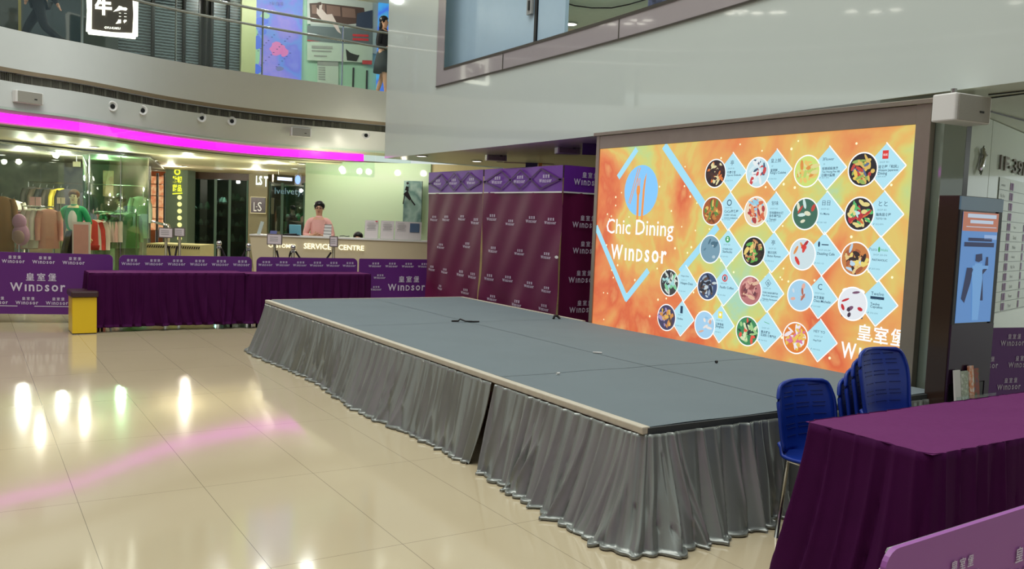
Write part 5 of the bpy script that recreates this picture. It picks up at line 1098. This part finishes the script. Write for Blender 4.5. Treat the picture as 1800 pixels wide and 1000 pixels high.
# coloured panels glimpsed between the soffit and the tent
for i, (x0, y0, x1, y1, d, c_, lb) in enumerate([(768, 262, 806, 276, 15.6, (150, 190, 176), 'mint panel above the tent, left'), (808, 260, 858, 274, 15.5, (206, 180, 176), 'pinkish panel above the tent between mint and loudspeaker'), (874, 248, 885, 285, 14.2, (96, 76, 110), 'narrow violet upright panel above the tent'), (886, 246, 975, 288, 14.6, (196, 176, 182), 'pale lilac printed panel above the tent behind the loudspeakers'), (1024, 243, 1052, 272, 10.6, (74, 44, 110), 'deep violet panel beside the big screen top')]):
    m = slab(x0, y0, x1, y1, d, .05); a, b, z0, z1 = rect(x0, y0, x1, y1, d); m = MB(); m.wallbox(a, b, z0, 2.665, .05); o = m.build('hanging_banner', mat('panel_%d' % i, c_, .5), label=lb, cat='hanging banner')
    if i == 3:
        m = MB(); ptext(m, 'TOKYO BAY', 895, 922, 256, 14.55)
        for k in range(5): q = at(900+k*14, 262+5*(k % 3), 14.55); m.bar((0, 0), (.09, .07*(-1)**k), .02, q, rt, Z1); m.bar((.05, -.08), (.14, -.03), .02, q, rt, Z1)
        m.build('printed_figures', M_truss, o)
        m = MB(); m.wallbox(at(948, 262, 14.56).xy.to_3d(), at(954, 262, 14.56).xy.to_3d(), 2.25, 2.6, .01); m.build('orange_stripe', mat('orange_strip', (214, 150, 90), .5), o)
        m = MB(); m.wallbox(at(925, 262, 14.57).xy.to_3d(), at(946, 262, 14.57).xy.to_3d(), 2.45, 2.6, .01); m.build('blue_patch', mat('blue_patch', (70, 60, 130), .5), o)
m = MB(); p, q = at(890, 262, 12.6), at(965, 260, 12.0); m.tube([p, q], .02, 8); m.build('purple_pipe', M_truss, label='thin purple pipe running above the tent between the two loudspeakers', cat='pipe')
# ---------------------------------------------------------------- service counter
ca_, cb_ = at(439, 411, 15.4), at(756, 429, 15.4); zt_ = (ca_.z+cb_.z)/2
t = thing('service_counter', 'long cream customer service counter with glowing letters', 'counter', ca_.lerp(cb_, .5).xy.to_3d()); inv = Matrix.Translation(-Vector(t.location))
def Cp(mb, nm, mt, **k): o = mb.build(nm, mt, t, **k); o.matrix_parent_inverse = inv; return o
ca_.z = cb_.z = 0
m = MB(); n_ = fw*.4; base = ca_+rt*.16; v = [base, cb_, cb_+n_, base+n_, ca_+Z1*zt_, cb_+Z1*zt_, cb_+n_+Z1*zt_, ca_+n_+Z1*zt_]; m.add(v, [(0, 1, 5, 4), (1, 2, 6, 5), (2, 3, 7, 6), (3, 0, 4, 7), (4, 5, 6, 7), (3, 2, 1, 0)])
M_ctr = mat('cream_counter', (196, 184, 154), .3, var=.02); Cp(m, 'counter_body', M_ctr)
m = MB(); m.wallbox(ca_-fw*.02, cb_-fw*.02, zt_+.0, zt_+.025, .46); Cp(m, 'counter_top', M_white)
m = MB()
for w_, x0, x1, y in (('CUSTOMER', 472, 521, 434.5), ('SERVICE', 534, 582, 437), ('CENTRE', 595, 640, 439)): ptext(m, w_, x0, x1, y, 15.37, bold=.02)
Cp(m, 'glowing_letters', glow('warm_letters', (255, 246, 205), 1.5))
# things on the counter
def ctop(px, dy=0): p = pl(px, 15.55+dy); p.z = zt_+.025; return p
def on_counter(nm, lb, cat, px, mb, mt, dy=0, **k): o = mb.build(nm, mt, label=lb, cat=cat, **k); o.location = ctop(px, dy); o.rotation_euler = (0, 0, RV); return o
m = MB(); m.box((0, 0, .1), (.21, .03, .19), M=Matrix.Rotation(.12, 3, 'X')); m.box((0, .03, .008), (.16, .12, .014)); on_counter('monitor_back', 'light blue rounded monitor back standing on the service counter', 'monitor', 519, m, mat('sky_blue_plastic', (112, 176, 190), .35), bevel=.01)
m = MB(); m.box((0, 0, .11), (.06, .02, .24), M=Matrix.Rotation(.25, 3, 'Y')@Matrix.Rotation(-.15, 3, 'X')); on_counter('leaflet_stand', 'slanted silver leaflet holder at the left end of the service counter', 'leaflet holder', 458, m, mat('silver_print', (170, 182, 176), .4))
m = MB(); m.box((0, 0, .035), (.12, .02, .07), M=Matrix.Rotation(-.5, 3, 'X')); on_counter('blue_card', 'small dark blue card stand right of the silver leaflet holder', 'card stand', 481, m, mat('navy_card', (54, 62, 120), .4))
m = MB(); m.box((0, 0, .012), (.28, .1, .02)); m.tube([(-.1, 0, .02), (.1, .0, .03)], .012, 6); on_counter('black_tray', 'flat black tray lying below the light blue monitor', 'tray', 512, m, M_black, -.08)
m = MB()
for k in range(4): m.box((0, .03+.02*k, .03+.055*k), (.14-.006*k, .02, .055)); m.mi = 1; m.box((0, .018+.02*k, .052+.055*k), (.14, .004, .006)); m.mi = 0
on_counter('leaflet_rack', 'tiered white leaflet rack with dark lines beside the standing person', 'leaflet rack', 575, m, [M_white, M_black], -.02)
m = MB(); m.tube([(-.11, 0, .02), (-.04, .0, .03), (.02, 0, .02), (.07, 0, .028)], .008, 6); on_counter('phone_handset', 'black coiled cord and handset lying right of the leaflet rack', 'phone', 608, m, M_black)
papers = [(653, 'white notice in an acrylic stand, red corner mark, leftmost on the counter'), (681, 'white notice in an acrylic stand with a bright lamp reflection'), (706, 'white notice in an acrylic stand, left of the blue-pictured leaflet'), (729, 'leaflet with a dark blue picture in an acrylic stand beside the tent')]
for k, (x, lb) in enumerate(papers):
    t2 = thing('notice_stand', lb, 'notice', ctop(x), RV, 'notices in stands on the counter'); RX = Matrix.Rotation(-.18, 3, 'X')
    m = MB(); m.box((0, 0, .165), (.235, .006, .325), M=RX); m.build('sheet', mat('notice_paper', (206, 198, 196), .35, coat=.5), t2)
    m = MB(); m.box((0, .006, .165), (.25, .006, .335), M=RX); m.box((0, .05, .006), (.25, .14, .008)); m.build('acrylic_stand', glass_mat('acrylic', (240, 245, 245)), t2)
    m = MB()
    if k < 3:
        for r in range(9): m.box((0 if r else -.01, -.006, .29-.028*r), (.16 if r % 3 else .12, .002, .006), M=RX)
        for i_ in range(len(m.v)): pass
    else: m.box((0, -.006, .22), (.17, .002, .16), M=RX)
    m.build('print', M_grey if k < 3 else mat('slate_blue_print', (66, 92, 124), .4), t2)
    if k == 0: m = MB(); m.box((.09, -.007, .31), (.04, .002, .02), M=RX); m.build('corner_mark', mat('red_mark', (190, 60, 70), .4), t2)
# ---------------------------------------------------------------- queue posts
def post(label, px, ytop, d, kind, w=.12, h=.14):
    p = at(px, ytop, d); zt_ = p.z; t = thing('queue_post', label, 'queue post', (p.x, p.y, 0), RV)
    m = MB(); m.lathe([(.15, 0), (.15, .02), (.03, .05)], n=20); m.build('base', M_steel, t, smooth=True)
    if kind == 'ball':
        m = MB(); m.tube([(0, 0, .03), (0, 0, zt_-.05)], .028, 12); m.build('pole', M_steel, t, smooth=True)
        m = MB(); m.lathe([(.04, zt_-.13), (.04, zt_-.1), (.02, zt_-.08)], n=14); m.build('collar', M_steel, t); m = MB(); m.ball((0, 0, zt_-.045), .045); m.build('ball_top', M_chrome, t, smooth=True)
    else:
        m = MB(); m.tube([(0, 0, .03), (0, 0, zt_-h)], .025, 12); m.build('pole', M_steel, t, smooth=True)
        m = MB(); m.box((0, 0, zt_-h/2), (w, .02, h)); fr_ = m.build('sign_frame', mat('pewter_frame', (120, 112, 108), .4, metal=.5), t)
        m = MB(); m.box((0, -.012, zt_-h/2), (w-.03, .004, h-.03)); m.build('paper', mat('post_paper', (206, 196, 200), .5), fr_)
        m = MB()
        for k in range(3): m.box((-.01, -.0155, zt_-h*.3-k*.03), (w*.55, .002, .008))
        m.build('printed_lines', M_grey, fr_)
    return p
P = []
P.append(post('post with a wide pale sign, left one before the green pillar', 292, 400, 14.3, 'sign', .24, .17))
P.append(post('post with a lilac sign, right one before the green pillar', 316, 400, 14.4, 'sign', .18, .15))
P.append(post('ball-topped steel queue post with rope hooks before the dark shelves shop', 385, 423, 14.2, 'ball'))
P.append(post('ball-topped steel queue post at the left end of the counter', 437, 427, 14.3, 'ball'))
P.append(post('post with a wide framed sign covering the word customer', 483, 411, 14.3, 'sign', .25, .18))
P.append(post('ball-topped steel queue post below the letter R of customer', 515.5, 430, 14.2, 'ball'))
P.append(post('post with a narrow framed sign between the words service and centre', 587, 415, 14.4, 'sign', .14, .18))
for (i, j), lb in zip(((0, 1), (2, 3), (4, 5), (6, 5)), ('dark rope between the two signed posts before the green pillar', 'dark rope between the two ball-topped posts left of the counter', 'dark rope left of the letter R post', 'dark rope right of the letter R post')):
    a, b = P[i].copy(), P[j].copy(); a.z = b.z = .95; a = a+(b-a).normalized()*.04; b = b-(b-a).normalized()*.04; m = MB(); m.tube([a.lerp(b, k/12)-Z1*(.28*math.sin(PI*k/12)) for k in range(13)], .017, 6)
    m.build('queue_rope', mat('dark_rope', (34, 24, 34), .8), label=lb, cat='rope', smooth=True)
# ================================================================== FIRST FLOOR BEHIND THE RAILING
def D1(x): return 16.6+x*.0052
def w1(x0, x1, t=.1, off=0, z0=4.0, z1=Z2): m = MB(); m.wallbox(pl(x0, D1(x0)+off), pl(x1, D1(x1)+off), z0, z1, t); return m
PB = None
def setpb(x0, x1, o):
    global PB
    a, b = pl(x0, D1(x0)+o), pl(x1, D1(x1)+o); PB = (a+(a-b)*.3, b+(b-a)*.3)
def p1(mb, pts, off=0):   # flat shape given by pixels on the first-floor shop line
    q = [onpath(x, y, [tuple(v) for v in PB]) for x, y in pts]
    mb.add([v+fw*(off+.025) for v in q], [tuple(range(len(pts)))])
def r1(mb, x0, y0, x1, y1, off=0): p1(mb, [(x0, y1), (x1, y1+(x1-x0)*.04), (x1, y0+(x1-x0)*.04), (x0, y0)], off)
M_dg = mat('dark_green_glass', (30, 42, 36), .08, coat=.4)
struct('wall_upper_dark', w1(-260, 206), M_dg)
m = w1(-120, 34, .04, -.06); m.build('display_window', ramp_mat('dim_window', [(28, 24, 30), (60, 40, 40), (120, 60, 80), (36, 44, 60), (90, 80, 40)], 2.5), label='dim reddish shop window at the far left of the first floor', cat='shop window')
m = MB(); m.wallbox(pl(33, D1(33)-.1), pl(38, D1(38)-.1), 4.0, Z2, .05); struct('trim_12', m, mat('gold_strip', (150, 140, 80), .3, metal=.6))
louv = bpy.data.materials.new('louvre_blue_grey'); louv.use_nodes = True; nt = louv.node_tree; N = nt.nodes; L = nt.links
wv = N.new('ShaderNodeTexWave'); wv.bands_direction = 'Z'; wv.inputs['Scale'].default_value = 5.2; wv.inputs['Distortion'].default_value = 1.5; wv.inputs['Detail'].default_value = 3; wv.inputs['Detail Scale'].default_value = 3
tc = N.new('ShaderNodeTexCoord'); L.new(tc.outputs['Object'], wv.inputs[0]); rp = N.new('ShaderNodeValToRGB'); rp.color_ramp.elements[0].color = lin((24, 34, 38)); rp.color_ramp.elements[1].color = lin((108, 126, 134)); rp.color_ramp.elements[0].position = .35
L.new(wv.outputs[1], rp.inputs[0]); L.new(rp.outputs[0], N['Principled BSDF'].inputs['Base Color']); N['Principled BSDF'].inputs['Roughness'].default_value = .25
struct('wall_upper_back', w1(200, 440, .1, .3), M_dark)
for i, (x0, x1) in enumerate([(206, 262), (267, 316), (321, 345), (368, 392), (396, 418)]):
    m = w1(x0, x1, .03, .1); m.build('louvre_panel', louv, label=['wide slatted shutter panel right under the glowing shop sign', 'slatted shutter panel left of the second railing post', 'narrow slatted shutter panel, middle of the five', 'narrow slatted shutter panel, fourth of the five', 'slatted shutter panel beside the cream pillar'][i], cat='shutter')
m = MB()
for x in (264, 318, 347, 357, 366, 394): q0 = pl(x, D1(x)); q1_ = pl(x+2.5, D1(x)); m.wallbox(q0, q1_, 4.0, Z2, .08)
struct('trim_13', m, M_black)
struct('wall_upper_pillar', w1(419, 444, .3, -.1), mat('cream_green_pillar', (168, 176, 130), .4))
struct('wall_upper_mint', w1(440, 662, .1, .05), mat('mint_shop_glass', (158, 198, 172), .12, coat=.3, var=.03))
m = w1(444, 524, .04, -.06)
bp = m.build('light_box_poster', ramp_mat('violet_poster', [(128, 140, 240), (112, 120, 236), (96, 150, 240), (130, 130, 240), (150, 140, 236), (116, 128, 238)], 1.6, emit=.75), label='glowing blue-violet poster with a pink blot on the first floor', cat='poster')
setpb(444, 524, -.06); m = MB()
for cx_, cy_, a, b, mi in ((450, 95, 7, 26, 0), (448, 60, 5, 14, 0), (452, 128, 6, 10, 0), (466, 28, 8, 6, 0), (460, 38, 12, 7, 1), (462, 56, 7, 6, 1), (454, 75, 8, 12, 1), (452, 122, 8, 9, 1), (488, 86, 13, 12, 2), (500, 92, 7, 8, 2), (492, 121, 7, 4, 3)):
    m.mi = mi; p1(m, [(cx_+a*math.cos(2*PI*k/14)*(1+.15*math.sin(3*k)), cy_+b*math.sin(2*PI*k/14)*(1+.12*math.cos(5*k))) for k in range(14)], -.03-mi*.003)
m.mi = 4
for k in range(26): x = 452+(k*37 % 60); y = 60+(k*53 % 60); r1(m, x, y, x+3, y+1.2, -.045)
for tx, x0, x1, y in (('全新商場', 470, 500, 9), ('現正開幕', 470, 500, -3)): q = at(x0, y, D1(x0)-.08); m.text(tx, q, rt, Z1, w=.34, off=.0)
m.build('poster_print', [glow('pp_green', (160, 220, 170), .7), glow('pp_blue', (60, 110, 240), .75), glow('pp_pink', (226, 120, 190), .8), glow('pp_grey', (120, 130, 190), .7), glow('pp_navy', (40, 50, 150), .6)], bp)
m = w1(538, 656, .03, -.02, z0=at(597, 88, D1(597)).z-.0, z1=Z2); sp_ = m.build('sofa_poster', mat('poster_grey', (150, 162, 160), .3), label='large poster of a brown leather sofa on the mint shop front', cat='poster')
setpb(538, 656, -.02); m = MB(); r1(m, 540, -3, 655, 42, -.028)
m.mi = 1
p1(m, [(544, 6), (560, 5), (640, 14), (644, 40), (600, 44), (546, 38)], -.034); m.mi = 2; p1(m, [(548, 9), (571, 8), (572, 26), (549, 24)], -.04); p1(m, [(574, 9), (598, 12), (599, 29), (575, 27)], -.04); p1(m, [(601, 13), (624, 16), (626, 32), (602, 30)], -.04)
m.mi = 3; p1(m, [(558, 8), (563, 5), (567, 8), (566, 16), (575, 26), (584, 25), (594, 44), (600, 60), (594, 56), (583, 40), (570, 40), (557, 24)], -.05); m.mi = 1; p1(m, [(556, 12), (559, 5), (565, 4), (566, 9), (562, 10), (561, 18)], -.055)
m.mi = 4; p1(m, [(628, 24), (655, 18), (655, 50), (626, 48)], -.045); m.mi = 5; r1(m, 540, 70, 655, 72, -.03)
m.mi = 6; p1(m, [(540, 45), (655, 52), (655, 80), (590, 76), (540, 70)], -.032); m.mi = 5
for y in (60, 67): r1(m, 620, y, 648, y+4, -.04)
m.build('poster_print', [mat('sp_sky', (176, 184, 180), .4), mat('sp_brown', (74, 56, 52), .5), mat('sp_sofa', (116, 92, 84), .5), mat('sp_skin', (196, 182, 178), .5), mat('sp_navy', (50, 62, 84), .5), mat('sp_red', (186, 52, 60), .5), mat('sp_slate', (88, 100, 104), .5)], sp_)
m = MB(); r1(m, 540, 74, 655, 106, -.03); m.mi = 1
for y, x0, x1 in ((80, 548, 585), (88, 548, 583), (97, 552, 575)): r1(m, x0, y, x1, y+(5 if y < 82 else 2.5), -.04)
m.mi = 2; p1(m, [(608, 86), (616, 93), (628, 97), (632, 97), (627, 108), (610, 106)], -.04); m.mi = 3; r1(m, 637, 106, 654, 113, -.04)
m.build('lower_poster_strip', [mat('poster_white', (178, 192, 180), .4), M_grey, M_black, mat('sp_red', (186, 52, 60), .5)], sp_)
setpb(538, 656, .0); m = MB(); r1(m, 558, 108, 595, 150, -.03); m.mi = 1; r1(m, 558, 105, 595, 115, -.035)
for k in range(6): r1(m, 560, 118+k*4, 572, 120+k*4, -.036)
m.build('shop_notice', [mat('poster_white', (178, 192, 180), .4), M_grey], label='white notice with a grey header low on the mint shop front', cat='notice')
for x, lb in ((621, 'left black upright door handle on the mint shop door'), (645, 'right black upright door handle on the mint shop door')):
    q = at(x, 130, D1(x)-.0); m = MB(); m.tube([(q.x, q.y, 4.25), (q.x, q.y, at(x, 119+(x-621)*.2, D1(x)).z)], .022, 8); m.build('door_handle', M_black, label=lb, cat='door handle')
m = w1(655, 720, .05, -.1); m.build('screen_panel', ramp_mat('cyan_screen', [(60, 200, 130), (70, 190, 240), (60, 110, 240), (90, 220, 200)], 1.4, emit=.8), label='blue-green lit panel at the right end of the first floor', cat='lit panel')
# glowing square sign with brushed characters
a, b, z0, z1 = rect(157, -8, 238, 52, 16.2); c_ = at(197, 22, 16.2); t = thing('glowing_shop_sign', 'square glowing white-framed sign with brushed characters hanging on the first floor', 'sign', c_, RV+.12)
m = MB(); m.box((0, .06, 0), (.82, .08, .8)); m.build('box', mat('brown_sign_box', (58, 42, 32), .5), t, bevel=.03)
m = MB(); hw, hh_ = .405, .40
for k, (p, q) in enumerate((((-hw, -hh_+.03), (-hw, hh_)), ((hw, -hh_), (hw, hh_)), ((-hw, -hh_+.03), (hw, -hh_)), ((-hw, hh_), (hw, hh_)))): m.tube([(p[0], .0, p[1]), ((p[0]+q[0])/2+.01, .0, (p[1]+q[1])/2-.01), (q[0], .0, q[1])], [.05, .042, .055], 8)
E_sign = glow('sign_white', (255, 252, 235), 2.6); m.build('lit_frame', E_sign, t, smooth=True)
m = MB(); m.text('牛', (-.30, -.01, -.06), (1, 0, 0), (0, 0, 1), w=.3, off=0, bold=.05); m.build('lit_character', E_sign, t)
m = MB(); m.text('角', (.02, -.01, -.2), (1, 0, 0), (0, 0, 1), w=.29, off=0, bold=.05); m.build('lit_character', E_sign, t)
m = MB(); m.text('GYU-KAKU', (-.13, -.01, -.30), (1, 0, 0), (0, 0, 1), w=.28, off=0, bold=.02); m.build('small_lettering', E_sign, t)
m = MB(); q = RM; m.tube([(0, .06, .4), (0, .06, Z2-c_.z)], .02, 6); m.build('rod', M_black, t)
# railing
RP = [p+(ce-p).normalized()*-.06 for p in CU]; RPt = [tuple(v) for v in RP]
zr1, zr2 = onpath(620, 47, RPt).z, onpath(620, 74, RPt).z
RR = [v for v in RP if v.y > 7 and v.x < 9.5]
t = thing('railing', 'steel and glass railing along the first-floor edge', 'railing', (RR[0].x, RR[0].y, ZF)); inv = Matrix.Translation(-Vector(t.location))
def Rp(mb, nm, mt, **k): o = mb.build(nm, mt, t, **k); o.matrix_parent_inverse = inv
for z, r in ((zr1, .025), (zr2, .022)): m = MB(); m.tube([v+Z1*z for v in RR], r, 8); Rp(m, 'handrail', M_steel, smooth=True)
for x in (-60, 147, 311, 463, 604, 700):
    q = onpath(x, 80, RPt)
    if q is None: continue
    m = MB(); n_ = (ce-Vector((q.x, q.y, 0))).normalized(); m.box((q.x-n_.x*.05, q.y-n_.y*.05, (ZF+zr1)/2), (.05, .014, zr1-ZF), rz=math.atan2(n_.y, n_.x)); Rp(m, 'post', M_steel)
m = MB(); a = [v for v in RR]; n = len(a); m.add([v+Z1*(ZF+.02) for v in a]+[v+Z1*(zr2-.03) for v in a], [(i, i+1, n+i+1, n+i) for i in range(n-1)]); Rp(m, 'glass_panel', M_glass)
# people on the first floor
p = at(71, 60, 14.6)
person('person in dark clothes striding along the first floor, only the legs in view', (p.x, p.y, 4.0), RV-1.45, .97, mat('black_top', (22, 22, 24), .8), mat('black_trousers', (16, 18, 18), .8), M_black,
       [((-.24, .05, 1.12), (-.22, .2, .92), (-.22, .24, .84)), ((.24, -.05, 1.12), (.22, -.12, .9), (.22, -.16, .82))], [((-.09, -.24, .5), (-.09, -.36, .1)), ((.09, .1, .48), (.09, .46, .17))])
p = at(674, 100, 18.3)
person('person with dark hair, black top and dark skirt at the edge of the white fascia', (p.x, p.y, 4.0), RV+1.2, .97, mat('black_top', (22, 22, 24), .8), mat('dark_skirt', (30, 34, 40), .8), M_black,
       [((-.22, .02, 1.1), (-.14, -.16, 1.05), (-.1, -.22, 1.06)), ((.22, .02, 1.1), (.2, -.1, .92), (.2, -.14, .84))], [((-.09, -.1, .5), (-.09, -.14, .09)), ((.09, .08, .47), (.09, .2, .12))], skirt_=True, long_hair=True)
for px, d in ((60, 15.6), (240, 16.3), (400, 17.2), (560, 18), (480, 17.6)): p = at(px, 50, d); lamp((p.x, p.y, 6.2), 45 if px > 300 else 12, (.92, 1, .93))  # added fill bulbs lighting the first-floor fronts, no fittings there
# gallery behind the window of the white fascia
for k, (x, y) in enumerate(((1003, 42),)): downlight(onz(x, y, 5.485), 'round downlight in the pale ceiling behind the fascia window', 'downlights behind the fascia window', .12)
lamp((9.5, 7, 5.2), 60, (.95, 1, .97)); lamp((8.5, 11, 5.2), 40, (.95, 1, .97))
m = MB(); m.tube([onz(x, y, 5.47) for x, y in ((985, 3), (1010, 10), (1040, 14), (1075, 14), (1105, 8), (1140, -2))], .012, 6); m.build('ceiling_track', M_black, label='thin curved dark track on the pale ceiling behind the fascia window', cat='track', smooth=True)
m = MB(); a, b, z0, z1 = rect(1141, -30, 1195, 12, 9.0); m.wallbox(a, b, z0, z1, .06); m.build('dark_notice_board', ramp_mat('dark_board', [(30, 34, 60), (90, 100, 130), (40, 44, 60), (120, 130, 150)], 6), label='dark bluish board cut by the top edge behind the fascia window', cat='board')
# lamps on the opposite side of the hall, seen mirrored in the white fascia
def mirror_lamp(x, y, z, lb, grp):
    q = onwall(x, y); i = min(range(len(WP)-1), key=lambda k: (Vector((q.x, q.y, 0))-(WP[k]+WP[k+1])/2).length); d = (WP[i+1]-WP[i]).normalized(); n_ = Vector((d.y, -d.x, 0))
    r = ray(x, y); r = r-n_*2*r.dot(n_)
    if r.z <= 0: return
    p = q+r*((z-q.z)/r.z); rr_ = (Vector((p.x, p.y, 0))-ce).length
    if 9.6 < rr_ < 26: downlight(p, lb, grp, .13)
for x, y in ((1077, 42), (1106, 41), (1140, 35), (1292, 19), (1298, 22), (1331, 22), (1362, 21), (1497, 19), (1539, 20), (1575, 16), (1786, 3)): mirror_lamp(x, y, Z2-.005, 'large round downlight in the ceiling across the hall', 'downlights across the hall')
lamp((9.0, 2.6, 2.4), 30, (.95, 1, .97))  # added fill for the directory wall, no downlight at this spot
